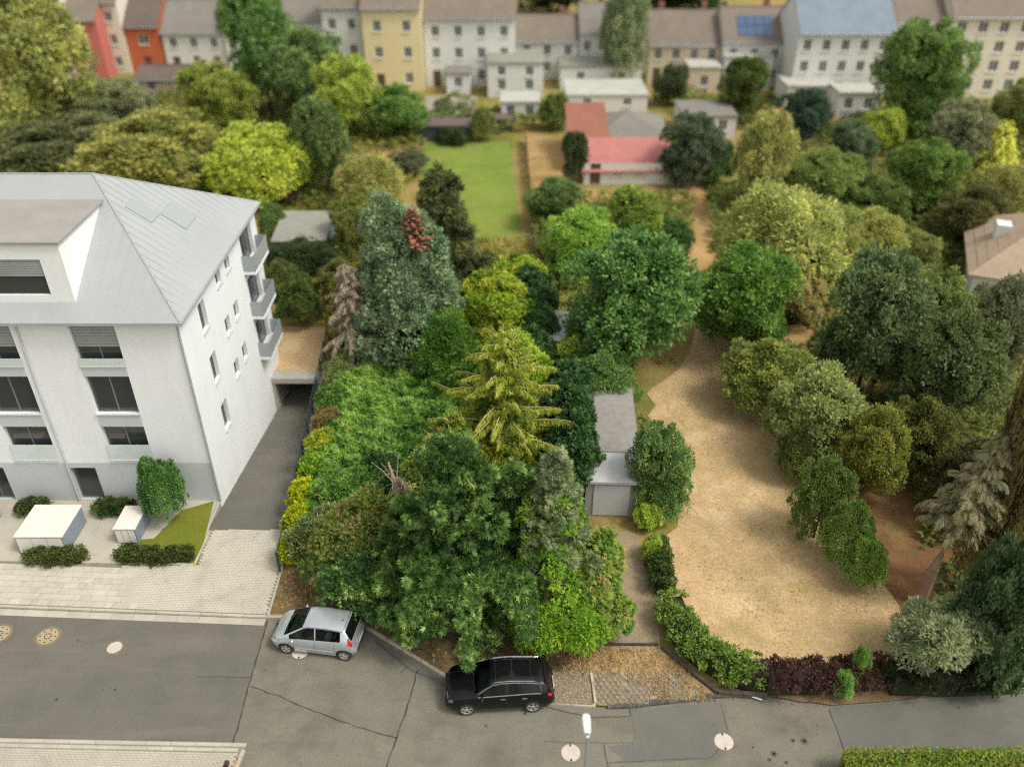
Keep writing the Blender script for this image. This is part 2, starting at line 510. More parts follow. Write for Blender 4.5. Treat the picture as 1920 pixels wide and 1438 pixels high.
soil_mat = noisy('soil', [S(116,96,72,.8), S(142,116,86,.8), S(100,86,64,.8)], 0.9, 1.0, 0.03, 14, fine=0.28, fine_scale=18, stain=S(98,96,52,.8), stain_scale=0.5, stain_lo=0.5, stain_hi=0.6)
dry_lawn = noisy('dry_lawn', [S(226,198,156,K), S(208,176,130,K), S(190,166,120,K)], 0.5, 1.0, 0.03, 12, fine=0.22, fine_scale=7, stain=S(150,136,80,K), stain_scale=0.22, stain_lo=0.5, stain_hi=0.66)
tan_ground = noisy('tan_ground', [S(206,168,112,K), S(186,152,100,K), S(160,132,84,K)], 0.3, 1.0, 0.03, 12, fine=0.18, fine_scale=8, stain=S(130,130,62,K), stain_scale=0.25)
green_lawn = noisy('green_lawn', [S(132,150,58,.8), S(112,136,50,.8)], 0.25, 1.0, 0.03, 12, fine=0.14, fine_scale=6, stain=S(160,152,84,.8), stain_scale=0.3)
brown_ground = noisy('brown_ground', [S(150,112,72,K), S(128,92,60,K), S(168,130,86,K)], 0.4, 1.0, 0.03, 12, fine=0.2, fine_scale=8, stain=S(104,102,52,K), stain_scale=0.4)
grass_ground = noisy('garden_ground', [S(112,116,52,.75), S(138,132,66,.8), S(164,140,84,.8), S(96,104,44,.7)], 0.09, 1.0, 0.04, 8, fine=0.25, fine_scale=4, stain=S(170,140,88,.8), stain_scale=0.06)

KERB = [(-90, 29.94), (-23.26, 26.6), (-10.88, 25.98), (-8.6, 25.88), (-7.3, 25.7), (-6.36, 25.32), (-4.58, 24.08), (-2.78, 22.8),
        (-1.7, 22.05), (-0.6, 21.66), (1.19, 21.52), (3.76, 21.32), (8.26, 21.86), (10.43, 21.80), (12.9, 21.42), (21, 22.12), (90, 27.5)]
KI = KERB[:]
# ground north of the kerb, with the ramp cut out
m = MB()
R0, R1 = 31.6, 45.2
north = [(p[0], p[1] + 0.10) for p in KI]
def poly(mb, pts, z):
    n = len(mb.v); mb.v += [(p[0], p[1], z) for p in pts]; mb.f.append(tuple(range(n, n + len(pts))))
for i in range(len(north) - 1):
    a, b = north[i], north[i+1]
    poly(m, [a, b, (b[0], R0), (a[0], R0)], GZ)
poly(m, [(-90, R0), (-15.32, R0), (-15.32, R1), (-90, R1)], GZ)
poly(m, [(-11.16, R0), (90, R0), (90, R1), (-12.12, R1)], GZ)
poly(m, [(-90, R1), (90, R1), (90, 200), (-90, 200)], GZ)
poly(m, [(-900, 30), (-90, 30), (-90, 1500), (-900, 1500)], GZ)
poly(m, [(90, 27.5), (900, 27.5), (900, 1500), (90, 1500)], GZ)
poly(m, [(-90, 200), (90, 200), (90, 1500), (-90, 1500)], GZ)
poly(m, [(-900, -200), (900, -200), (900, 9.0), (-900, 9.0)], GZ)
link('ground', m.mesh('ground', grass_ground), kind='structure')

def sheet(name, pts, z, mat, kind='structure', parent=None):
    mb = MB(); poly(mb, pts, z)
    me = mb.mesh(name, mat)
    bm = bmesh.new(); bm.from_mesh(me)
    for f in bm.faces:
        if f.normal.z < 0: f.normal_flip()
    bmesh.ops.triangulate(bm, faces=bm.faces); bm.to_mesh(me); bm.free()
    return link(name, me, parent, None, kind)
def wob(pts, amp, n=4, seed=0):
    """an irregular outline through the given points"""
    rr = random.Random(seed); out = []
    k = len(pts)
    for i in range(k):
        a = Vector(pts[i][:2]); b = Vector(pts[(i+1) % k][:2])
        for j in range(n):
            t = j / n
            p = a.lerp(b, t) + Vector((rr.uniform(-1, 1), rr.uniform(-1, 1))) * amp * (0.4 if j == 0 else 1)
            out.append((p.x, p.y))
    return out
def gp(pts): return [tuple(G(x, y))[:2] for x, y in pts]

# road
road = sheet('road', [(p[0], p[1]+.14) for p in KERB] + [(90, 8.9), (-90, 8.9)], 0.0, asphalt_old)
sheet('road_new_surface', [(-90, 29.9), (-23.26, 26.58), (-10.9, 25.96), (-10.86, 19.3), (-90, 19.9)], 0.004, asphalt_new, parent=road)
sheet('road_patch', [(12.82, 21.42), (21, 22.1), (90, 27.4), (90, 12), (12.82, 12)], 0.004, asphalt_patch, parent=road)
sheet('road_patch', gp([(1182,1332),(1352,1318),(1358,1345),(1368,1370),(1378,1400),(1340,1422),(1180,1430),(1140,1400),(1192,1392),(1186,1345)]), 0.008, asphalt_patch, parent=road)
def strip(pts, w, z, seed=0, jit=0.02):
    mb = MB(); rr = random.Random(seed); P = []
    for i in range(len(pts)-1):
        a = Vector(pts[i]); b = Vector(pts[i+1]); n = max(2, int((b-a).length/0.25))
        for j in range(n): P.append(a.lerp(b, j/n))
    P.append(Vector(pts[-1])); L_ = []; R_ = []
    for i, p in enumerate(P):
        d = (P[min(i+1, len(P)-1)]-P[max(i-1, 0)]).normalized(); q = Vector((-d.y, d.x))
        p = p + q*rr.uniform(-jit, jit); ww = w*rr.uniform(0.45, 1.2)/2
        L_.append(p+q*ww); R_.append(p-q*ww)
    vs = [(p.x, p.y, z) for p in L_]+[(p.x, p.y, z) for p in R_]; k = len(P)
    return mb.add(vs, [(k+i, k+i+1, i+1, i) for i in range(k-1)])
def seam(pix, w, seed=0, jit=0.02, z=0.012):
    pts = [tuple(G(x, y))[:2] for x, y in pix]
    o = strip(pts, w, z, seed, jit).obj('road_seam', seam_mat, road)
seam([(501,1166),(487,1215),(468,1280),(455,1330),(437,1392)], 0.07, 1)
seam([(783,1255),(768,1310),(755,1350),(738,1400),(724,1440)], 0.06, 2, 0.03)
seam([(470,1286),(510,1300),(560,1322),(620,1345),(680,1366),(745,1384)], 0.045, 3, 0.04)
seam([(370,1268),(468,1270)], 0.025, 4)
seam([(706,1205),(740,1232),(765,1252),(800,1268),(835,1283)], 0.035, 5, 0.03)
seam([(1015,1322),(1060,1334),(1110,1345),(1182,1343),(1181,1330)], 0.04, 6, 0.015)
seam([(1352,1320),(1365,1368)], 0.03, 7)
seam([(1555,1330),(1590,1425)], 0.03, 8)
seam([(1132,1395),(1137,1420),(1140,1440)], 0.035, 9)
seam([(1137,1430),(1250,1424),(1335,1420),(1350,1400)], 0.03, 10)
seam([(1020,1390),(1130,1393),(1188,1391)], 0.018, 11)
seam([(750,1262),(765,1248)], 0.04, 12)

# small dark spots, stains and fallen twigs on the asphalt
rr = random.Random(77); dm_ = MB()
for i in range(150):
    p = G(rr.uniform(0, 1900), rr.uniform(1200, 1436))
    if not (18.7 < p.y < 25.2) or (p.x < -10 and p.y < 20.2): continue
    r = rr.uniform(.012, .03) if i > 22 else rr.uniform(.05, .10); n = 7
    poly(dm_, [(p.x+r*rr.uniform(.5, 1)*math.cos(6.283*k/n), p.y+r*rr.uniform(.5, 1)*math.sin(6.283*k/n)) for k in range(n)], 0.014)
link('road_spots', dm_.mesh('road_spots', seam_mat), kind='stuff')
dm_ = MB()
for i in range(260):
    p = G(rr.uniform(500, 1900), rr.uniform(1190, 1400))
    yk = float(np.interp(p.x, [q[0] for q in KERB], [q[1] for q in KERB]))
    if p.y > yk-.05 or p.y < yk-rr.random()**2*2.6-.1: continue
    a_ = rr.uniform(0, 6.28); r = rr.uniform(.02, .045)
    dm_.add([(p.x, p.y, .012), (p.x+r*math.cos(a_), p.y+r*math.sin(a_), .03), (p.x+2*r*math.cos(a_+.3), p.y+2*r*math.sin(a_+.3), .014), (p.x+r*math.cos(a_+.8), p.y+r*math.sin(a_+.8), .016)], [(0,1,2,3)])
link('fallen_leaves', dm_.mesh('fallen_leaves', noisy('fallen_leaf', [S(190,150,90), S(150,104,62), S(206,196,150)], 9, 0.9)), kind='stuff')

# kerb stones and pale gutter slabs on the left
def along(poly_, step, s0=0.0):
    P = [Vector(p) for p in poly_]; out = []; 
    seg = [(P[i+1]-P[i]).length for i in range(len(P)-1)]; tot = sum(seg); s = s0
    def at(s):
        for i, l in enumerate(seg):
            if s <= l or i == len(seg)-1: return P[i].lerp(P[i+1], min(s/l, 1))
            s -= l
    while s + step*0.5 < tot:
        out.append((at(s), at(min(s+step, tot)))); s += step
    return out
kerb = thing('kerb', 'pale concrete kerb between the left pavement and the dark asphalt', 'kerb', (0, 0, 0))
del kerb['label'], kerb['category']; kerb['kind'] = 'structure'
KL = [(-31, 26.99), (-23.26, 26.6), (-10.88, 25.98), (-8.6, 25.88), (-7.3, 25.72)]
for a, b in along(KL, 1.0):
    d = (b-a).normalized()*0.006; n = Vector((-d.y, d.x)).normalized()*0.06
    MB().obox(a+d+n, b-d+n, 0.13, -0.05, 0.115).obj('kerb_stone', kerb_mat, kerb, bevel=0.012)
for i, (a, b) in enumerate(along([(-31, 26.72), (-23.1, 26.33), (-10.9, 25.73)], 1.0)):
    d = (b-a).normalized()*0.006; n = Vector((-d.y, d.x)).normalized()*0.04
    MB().obox(a+d+n, b-d+n, 0.36, -0.05, 0.016).obj('gutter_slab', kerb_mat, kerb)
kc = thing('kerb', '', '', (0, 0, 0)); del kc['label'], kc['category']; kc['kind'] = 'structure'
for a, b in along([(-7.2, 25.76), (-6.36, 25.36), (-4.58, 24.12), (-2.78, 22.84), (-1.7, 22.1), (-0.6, 21.72), (1.19, 21.58), (3.3, 21.42), (3.76, 21.38)], 0.98):
    d = (b-a).normalized()*0.008; n = Vector((-d.y, d.x)).normalized()*0.05
    MB().obox(a+d+n, b-d+n, 0.13, -0.05, 0.11).obj('kerb_stone', kerb_grey, kc, bevel=0.014)
# raised apron of older asphalt along the curved kerb
sheet('road_patch', gp([(692,1187),(760,1232),(838,1280),(832,1290),(796,1270),(762,1254),(738,1234),(704,1206)]), 0.008, asphalt_patch, parent=road)

# left pavement: joint bed, large slabs, small pavers
pav = sheet('pavement', [(-31, 27.12), (-23.26, 26.73), (-10.9, 26.11), (-11.0, 28.5), (-11.24, R0), (-15.1, R0), (-15.2, 29.2), (-31, 29.6)], GZ+0.004, joint_mat)
rng = random.Random(5)
row_h = 0.35
y = 0.0
slabmeshes = {}
for w in (0.35, 0.52, 0.70, 0.28):
    slabmeshes[w] = MB().box(0, w-0.012, 0, row_h-0.012, 0, 0.03).mesh('slab', paver_mat, bevel=0.004)
for r in range(7):
    x = -26.4 - rng.uniform(0, .5)
    while x < -17.35 - 0.14*r:
        w = rng.choice((0.35, 0.52, 0.70, 0.28, 0.52))
        yk = 26.74 - (x+23.26)*0.05 + 0.02 + r*row_h
        o = link('slab', slabmeshes[w], pav)
        o.location = (x, yk, GZ + rng.uniform(0.002, 0.006)); o.rotation_euler = (rng.uniform(-.003, .003), rng.uniform(-.003, .003), -0.05)
        x += w
mb = MB()
def small_pavers(mb, inside, x0, x1, y0, y1, rot, org, z=GZ+0.006, w=0.2, h=0.1, seed=0):
    rr = random.Random(seed); c, s = math.cos(rot), math.sin(rot)
    ny = int((y1-y0)/h); nx = int((x1-x0)/w)
    for j in range(ny):
        for i in range(nx):
            x = x0+i*w+(w/2 if j % 2 else 0); y = y0+j*h
            X = org[0]+c*x-s*y; Y = org[1]+s*x+c*y
            if not inside(X, Y): continue
            g = 0.006; zz = z+0.02+rr.uniform(-.002, .002)
            q = [(x+g, y+g), (x+w-g, y+g), (x+w-g, y+h-g), (x+g, y+h-g)]
            top = [(org[0]+c*a-s*b, org[1]+s*a+c*b, zz) for a, b in q]; bot = [(a, b, z-0.01) for a, b, _ in top]
            mb.add(top+bot, [(0,1,2,3),(4,5,1,0),(5,6,2,1),(6,7,3,2),(7,4,0,3)])
def in_drive(X, Y):
    if Y < 26.14-(X+10.9)*0.05 or Y > R0-0.08: return False
    right = -10.98-max(0,Y-28.5)*0.08
    if X+0.2 > right: return False
    return X > (-17.9-0.2*(Y-27)*2 if Y < 29.1 else -15.12)
small_pavers(mb, in_drive, -10, 8, -1, 7, -0.05, (-14, 26.2), seed=1)
for a, b in along([(-10.93, 26.05), (-10.95, 28.45), (-11.14, 31.5)], 0.5):
    MB().obox(a+(b-a).normalized()*.005, b-(b-a).normalized()*.005, 0.10, 0.0, GZ+0.045).obj('edge_stone', kerb_mat, pav)
for a, b in along([(-15.2, 29.2), (-15.14, 31.5)], 0.5)+along([(-30.8, 29.62), (-15.25, 29.2)], 0.99):
    MB().obox(a+(b-a).normalized()*.005, b-(b-a).normalized()*.005, 0.10, 0.0, GZ+0.05).obj('edge_stone', kerb_mat, pav)
dp = link('paver', mb.mesh('paver', paver_mat), pav, kind='stuff')

# southern pavement, lower left of the picture
ps = sheet('pavement', [(-31, 20.4), (-20, 19.86), (-10.30, 19.66), (-10.36, 18.7), (-10.75, 17.6), (-31, 17.6)], 0.085, joint_mat)
kerb2 = thing('kerb', '', '', (0, 0, 0)); del kerb2['label'], kerb2['category']; kerb2['kind'] = 'structure'
for a, b in along([(-31, 20.52), (-20, 19.97), (-10.28, 19.76)], 0.99):
    d = (b-a).normalized()*0.006; n = Vector((-d.y, d.x)).normalized()*0.06
    MB().obox(a+d-n, b-d-n, 0.16, -0.05, 0.10).obj('kerb_stone', kerb_mat, kerb2, bevel=0.01)
for a, b in along([(-31, 20.30), (-20, 19.75), (-10.33, 19.54)], 0.5):
    d = (b-a).normalized()*0.005; n = Vector((-d.y, d.x)).normalized()*0.07
    MB().obox(a+d-n, b-d-n, 0.15, 0.0, 0.108).obj('edge_stone', kerb_mat, ps)
for a, b in along([(-10.32, 19.5), (-10.42, 18.7), (-10.85, 17.6)], 0.3):
    d = (b-a).normalized()*0.005
    MB().obox(a+d, b-d, 0.14, -0.02, 0.108).obj('edge_stone', kerb_mat, ps)
mb = MB()
small_pavers(mb, lambda X, Y: Y < 19.33-(X+10.3)*0.024 and Y > 17.65 and X < -10.62-(19.5-Y)*0.12 and X > -25, -16, 6, -4, 3, -0.024, (-13, 19.4), z=0.085, seed=2)
link('paver', mb.mesh('paver', paver_mat), ps, kind='stuff')

# ramp, its walls and the garage mouth
def rampz(y): return 0.0 - (y-R0)*0.17
rp = MB()
n = 10; vs = []
for i in range(n+1):
    y = R0 + (49.5-R0)*i/n; z = max(rampz(y), -2.35) + (GZ if i == 0 else 0)
    xr = -11.2-(y-R0)*0.071
    vs += [(-15.31, y, z), (xr, y, z)]
rp.add(vs, [(2*i, 2*i+1, 2*i+3, 2*i+2) for i in range(n)])
link('ramp', rp.mesh('ramp', asphalt_new), kind='structure')
rw = thing('retaining_wall', 'concrete retaining wall of the garage ramp below the thin dark fence', 'wall')
w = MB()
for i in range(8):
    y0 = 28.6+(45.2-28.6)*i/8; y1 = 28.6+(45.2-28.6)*(i+1)/8
    f = lambda y: -11.07-(y-28.6)*0.07
    w.add([(f(y0)-.0, y0, -2.6), (f(y1), y1, -2.6), (f(y1)+.2, y1, -2.6), (f(y0)+.2, y0, -2.6), (f(y0)-.0, y0, GZ+.12), (f(y1), y1, GZ+.12), (f(y1)+.2, y1, GZ+.12), (f(y0)+.2, y0, GZ+.12)],
          [(0,3,2,1),(4,5,6,7),(0,1,5,4),(2,3,7,6)]+([(3,0,4,7)] if i == 0 else [])+([(1,2,6,5)] if i == 7 else []))
w.obj('wall_panel', concrete, rw, fix=True)
MB().box(-15.45, -15.315, R0, 33.8, -0.6, GZ+0.003).obj('wall_panel', concrete, rw)
gd = thing('garage_portal', 'pale concrete slab over the dark garage mouth at the ramp foot', 'garage', (-13.6, 45.2, 0))
dark = principled('dark_interior', (0.012, 0.012, 0.012, 1), 0.9)
MB().box(-1.72, 1.95, -0.05, 0.9, -0.14, 0.26).obj('slab', concrete, gd, bevel=0.02)
MB().box(-1.5, 1.6, 4.3, 4.4, -2.4, -0.14).obj('door', dark, gd)
MB().box(-1.70, -1.5, 0, 4.4, -2.45, -0.142).obj('side_wall', concrete, gd)
MB().box(1.6, 1.8, 0, 4.4, -2.45, -0.142).obj('side_wall', concrete, gd)
# fence along the ramp
fence_m = principled('anthracite_metal', S(62,66,70), 0.5, 0.3)
fn = thing('ramp_fence', 'thin anthracite metal fence between the garage ramp and the overgrown plot', 'fence')
fx = lambda y: -10.97-(y-28.6)*0.07
ys = [28.65+i*2.12 for i in range(13)]
for y in ys:
    x = fx(y)
    MB().box(x-.045, x+.045, y-.045, y+.045, 0.1, 1.46).lathe([(0.05, 0), (0.05, .03), (0.01, .05)], (x, y, 1.42), seg=8).obj('post', fence_m, fn)
for a, b in zip(ys[:-1], ys[1:]):
    pm = MB()
    for z in (0.32, 0.85, 1.36): pm.tube([(fx(a)+.0, a+.03, z), (fx(b), b-.03, z)], 0.02, 4)
    nb = 26
    for i in range(1, nb):
        y = a+(b-a)*i/nb
        pm.tube([(fx(y), y, 0.28), (fx(y), y, 1.37)], 0.0045, 3, cap=False)
    pm.obj('mesh_panel', fence_m, fn)

# neighbour grounds
def lawn(name, pix, z, mat, seed, amp=0.35):
    return sheet(name, wob(gp(pix), amp, 4, seed), GZ+z, mat)
lawn('lawn', [(1252,1010),(1290,920),(1235,830),(1215,740),(1280,690),(1300,620),(1370,620),(1400,740),(1470,860),(1560,1000),(1640,1080),(1720,1180),(1640,1262),(1430,1265),(1330,1220),(1262,1130)], 0.012, dry_lawn, 1)
lawn('lawn', [(1285,320),(1330,380),(1345,470),(1320,530),(1270,520),(1262,440),(1255,360)], 0.008, tan_ground, 2)
lawn('lawn', [(985,250),(1045,260),(1070,360),(1010,380),(985,320)], 0.008, tan_ground, 3)
lawn('lawn', [(665,250),(785,262),(800,310),(740,360),(680,330)], 0.008, tan_ground, 4)
lawn('lawn', [(1590,285),(1680,290),(1690,350),(1600,355)], 0.008, tan_ground, 5)
lawn('lawn', [(1690,385),(1740,390),(1810,480),(1760,480)], 0.008, tan_ground, 6)
lawn('lawn', [(1660,505),(1800,500),(1800,570),(1690,580)], 0.008, dry_lawn, 7)
lawn('lawn', [(512,615),(612,615),(604,700),(512,706)], 0.008, dry_lawn, 8, 0.1)
lawn('lawn', [(1100,355),(1170,360),(1180,410),(1100,400)], 0.008, tan_ground, 9)
lawn('lawn', [(1460,560),(1560,560),(1640,700),(1700,860),(1560,900),(1480,760)], 0.008, tan_ground, 10)
lawn('lawn', [(1560,880),(1700,870),(1790,980),(1800,1230),(1725,1240),(1640,1080)], 0.016, brown_ground, 11)
lawn('lawn', [(790,268),(955,268),(985,448),(880,452),(840,400),(790,330)], 0.012, green_lawn, 12)
lawn('lawn', [(520,500),(615,500),(612,612),(516,612)], 0.004, grass_ground, 13, 0.1)
lawn('gravel_path', [(1105,1000),(1190,1000),(1235,1100),(1240,1208),(1112,1208)], 0.012, noisy('pale_gravel', [S(176,156,128,K), S(158,140,114,K)], 1.0, 1.0, 0.02, 30, fine=0.15, fine_scale=14), 14, 0.15)
# strips of the plot's front edge: litter soil and dry grass ground, gravel by the black car
lawn('soil', [(503,1151),(522,1082),(620,1060),(760,1120),(900,1180),(1110,1205),(1105,1255),(1040,1262),(1040,1320),(850,1272),(700,1186),(640,1160)], 0.006, soil_mat, 15, 0.06)
lawn('soil', [(1345,1288),(1440,1262),(1560,1255),(1900,1245),(1915,1294),(1560,1324),(1440,1308),(1350,1305)], 0.006, soil_mat, 16, 0.05)
sheet('dry_grass_ground', gp([(1100,1262),(1108,1212),(1240,1215),(1300,1262),(1338,1305),(1190,1322),(1116,1324)]), GZ+0.010, noisy('straw_ground', [S(200,172,128,K), S(176,150,110,K), S(146,128,98,K)], 2.5, 1.0, 0.02, 30, fine=0.2, fine_scale=25))
gravel = noisy('gravel', [S(128,112,92,K), S(150,134,110,K), S(104,92,76,K)], 7, 1.0, 0.02, 50, fine=0.35, fine_scale=60)
sheet('gravel_patch', gp([(1036,1262),(1104,1258),(1112,1325),(1030,1321)]), GZ+0.014, gravel)
mb = MB(); rr = random.Random(9)
for i in range(700):
    p = G(rr.uniform(1036, 1110), rr.uniform(1262, 1322)); r = rr.uniform(0.012, 0.035)
    mb.ball((p.x, p.y, GZ+0.018), (r, r*rr.uniform(.6, 1), r*.6), 5, 3)
link('pebbles', mb.mesh('pebbles', noisy('pebble', [S(190,176,150), S(140,126,104)], 9, 0.9, per_obj=0)), kind='stuff')

# edging by the grass pavers: concrete board, clinker bricks
eb = thing('edging_board', 'grey concrete edging board between gravel patch and grass pavers', 'edging')
a = G(1108,1266); b = G(1116,1322)
for i in range(3):
    p = a.lerp(b, i/3); q = a.lerp(b, (i+1)/3)
    MB().obox((p.x, p.y-.006), (q.x, q.y+.006), 0.10, 0.0, 0.20).obj('edging_stone', kerb_grey, eb, bevel=0.01)
clinker = noisy('clinker', [S(112,110,104,K), S(92,90,86,K)], 3, 0.8, 0.002, 40, per_obj=0.2)
bl = thing('brick_edging', 'row of grey clinker bricks set on edge along the road by the dry grass', 'edging')
bm_ = MB().box(0, 0.092, 0, 0.24, -0.02, 0.115).mesh('brick', clinker, bevel=0.008)
for a, b in along([(3.85, 21.34), (4.73, 21.36), (6.4, 21.58), (8.4, 21.84), (8.9, 21.87)], 0.102):
    o = link('brick', bm_, bl); o.location = (a.x, a.y, rr.uniform(-.004, .006)); o.rotation_euler = (rr.uniform(-.03, .03), rr.uniform(-.02, .02), math.atan2(b.y-a.y, b.x-a.x)+rr.uniform(-.03, .03))
# honeycomb grass pavers
gpv = thing('grass_paver_field', 'honeycomb concrete grass pavers half covered by straw yellow grass', 'paving')
hexm = MB(); cr = 0.145
ri, ro = 0.092, 0.138
vs = []; 
for r_, z in ((ro, 0), (ro, .04), (ri, .04), (ri, 0)):
    for k in range(6):
        a = math.pi/3*k+math.pi/6; vs.append((r_*math.cos(a), r_*math.sin(a), z))
hexm.add(vs, [(j*6+k, j*6+(k+1) % 6, (j+1)*6+(k+1) % 6, (j+1)*6+k) for j in range(3) for k in range(6)])
hexmesh = hexm.mesh('grass_paver', noisy('paver_grey', [S(160,154,138,K), S(138,132,118,K)], 3, 0.9, per_obj=0.12, fine=0.1))
cnt = 0
for j in range(-2, 9):
    for i in range(20):
        X = 3.46 + i*2*0.1225 + (0.1225 if j % 2 else 0); Y = 21.62 + j*0.2121*1.0
        X += 0
        if Y < 21.50+max(0, (X-4.5))*0.11 or Y > 22.95 or X > 8.0-(Y-21.6)*0.5: continue
        if rr.random() < 0.10+0.05*max(0, X-5): continue
        o = link('grass_paver', hexmesh, gpv); o.location = (X, Y, GZ+0.002+rr.uniform(-.004, .008)); o.rotation_euler = (rr.uniform(-.04, .04), rr.uniform(-.04, .04), 0); o.scale = (0.93, 0.93, 1)
        cnt += 1
# low dark wall right of the dry grass
lw = thing('low_garden_wall', 'low dark garden wall slanting down from the gravel drive to the street', 'wall')
darkstone = noisy('dark_stone', [S(92,84,74), S(74,68,60)], 2, 0.95, 0.004, 30, fine=0.15)
for a, b in along([(6.46, 24.3), (7.4, 23.1), (8.45, 21.98), (10.4, 21.86)], 0.5):
    d = (b-a).normalized()*0.005
    MB().obox(a+d, b-d, 0.16, 0.0, 0.30).obj('wall_stone', darkstone, lw, bevel=0.01)
gb = thing('edging_board', 'dark timber edging board behind the patch of straw yellow grass', 'edging')
for a, b in along([(3.3, 24.42), (6.4, 24.42)], 1.0):
    MB().obox(a, b-Vector((.01, 0)), 0.06, 0.0, 0.26).obj('plank', darkstone, gb)

# manholes, drain, valve caps
def manhole(px, py, r, label, kind):
    p = G(px, py)
    t = thing('manhole_cover', label, 'manhole cover', (p.x, p.y, 0.008))
    if kind == 'plain':
        cov = noisy('pale_cover', [S(226,214,200,K), S(206,194,178,K)], 3, 0.8, per_obj=0.05, fine=0.06)
        MB().lathe([(r, 0), (r, .012), (r-.02, .016)], (0, 0, 0), seg=32).obj('cover', cov, t, fix=True)
        for s in (-1, 1): MB().box(-.035, .035, s*(r-.06)-.05, s*(r-.06)+.05, .013, .019).obj('lifting_slot', dark, t)
        MB().lathe([(r+.02, -.002), (r+.02, .006)], (0, 0, 0), seg=32).obj('rim', noisy('rust_rim', [S(140,112,90,K), S(120,104,90,K)], 5, 0.9), t, fix=True)
    else:
        ringm = noisy('iron_ring', [S(150,134,110,K), S(128,112,92,K)], 6, 0.85, fine=0.15)
        cov = noisy('beige_cover', [S(190,174,146,K), S(170,152,124,K)], 4, 0.85, fine=0.1)
        if kind == 'bright': cov = noisy('white_cover', [S(212,206,194,K), S(196,190,176,K)], 4, 0.85, fine=0.05)
        MB().lathe([(r, -.002), (r, .008), (r*.97, .010)], (0, 0, 0), seg=36).obj('rim', ringm, t, fix=True)
        MB().lathe([(r*.78, .004), (r*.78, .018), (r*.75, .020)], (0, 0, 0), seg=32).obj('cover', cov, t, fix=True)
        if kind == 'vent':
            for k in range(8):
                a = math.pi/4*k
                for rad in (r*.25, r*.6):
                    hm = MB().lathe([(.035, .016), (.035, .0235)], (rad*math.cos(a), rad*math.sin(a), 0), seg=8).obj('vent_hole', dark, t)
        else:
            for k in range(20):
                a = math.pi/10*k
                MB().lathe([(.018, .006), (.018, .0125)], (r*.88*math.cos(a), r*.88*math.sin(a), 0), seg=6).obj('bolt', dark, t)
manhole(1070,1411,.37,'plain pale round manhole cover beside the street lamp','plain')
manhole(1357,1390,.37,'plain pale round manhole cover at the corner of the dark asphalt patch','plain')
manhole(563,1222,.36,'pale manhole cover half hidden under the silver car','plain')
manhole(90,1193,.56,'large beige manhole cover with a ring of dark vent holes','vent')
manhole(-1,1188,.56,'beige vented manhole cover cut off by the picture edge','vent')
manhole(215,1214,.40,'smaller manhole cover with white centre and bolted rusty ring','bright')
for (px, py, r, lb) in ((1487,1388,.09,'small rusty round valve cap, left of a pair in the road'), (1508,1389,.15,'larger rusty oval valve cap, right of a pair in the road'), (1451,1413,.13,'dark square hydrant cap set in grey asphalt'), (1443,1424,.08,'tiny dark cap below the square hydrant cap')):
    p = G(px, py); t = thing('valve_cap', lb, 'valve cap', (p.x, p.y, 0.004))
    capm = noisy('cap_iron', [S(112,92,82), S(90,80,74)], 9, 0.8)
    MB().lathe([(r, 0), (r, .008), (r*.85, .012)], (0, 0, 0), seg=14).obj('cover', capm, t, fix=True)
    MB().lathe([(r*.55, .010), (r*.5, .016)], (0, 0, 0), seg=10).obj('lid', dark, t, fix=True)
p = G(537, 1161)
dr = thing('drain_grate', 'dark slotted drain grate in the gutter just in front of silver car', 'drain', (-10.22, 25.70, 0.012), -0.03)
MB().box(-.27, .27, -.17, .17, 0, .012).obj('frame', noisy('drain_iron', [S(92,88,80), S(74,70,64)], 6, 0.7), dr, bevel=0.004)
for j in range(3):
    for i in range(8): MB().box(-.23+i*.058, -.20+i*.058, -.14+j*.1, -.06+j*.1, .0125, .015).obj('slot', dark, dr)
# ------------------------------------------------------------------ street lamp
white_metal = principled('white_metal', S(228,230,230), 0.45, 0.0)
galv = noisy('galvanised', [S(158,164,170), S(140,146,152)], 4, 0.5, metal=0.3)
lamp = thing('street_lamp', 'slim street lamp with flat white head and grey pole over the road', 'street lamp', (2.36, 16.05, 0))
MB().tube([(0,0,0),(0,0,1.0),(0,0,1.02),(0,0,6.0)], [.075,.075,.05,.04], 12).obj('pole', galv, lamp, smooth=False)
hm = MB()
prof = [(-.02,.05,.035),(.06,.07,.05),(.16,.105,.055),(.42,.125,.05),(.66,.13,.04),(.74,.11,.03),(.78,.06,.02)]
vs=[]; 
for y,wd,ht in prof:
    for k in range(10):
        a=2*math.pi*k/10; vs.append((wd*math.copysign(abs(math.cos(a))**.6,math.cos(a)), y, 6.05+ht*math.copysign(abs(math.sin(a))**.7,math.sin(a))+y*0.06))
n=len(prof)
hm.add(vs,[(i*10+k,i*10+(k+1)%10,(i+1)*10+(k+1)%10,(i+1)*10+k) for i in range(n-1) for k in range(10)]+[tuple(range(10)),tuple(reversed(range((n-1)*10,n*10)))])
hm.obj('lamp_head', white_metal, lamp, fix=True, smooth=True)
MB().box(-.055,.055,.02,.09,6.09,6.12).obj('sensor_cap', dark, lamp)
MB().box(-.09,.09,.30,.62,6.005,6.03).obj('lamp_glass', principled('lamp_glass', S(210,215,215), 0.2), lamp)

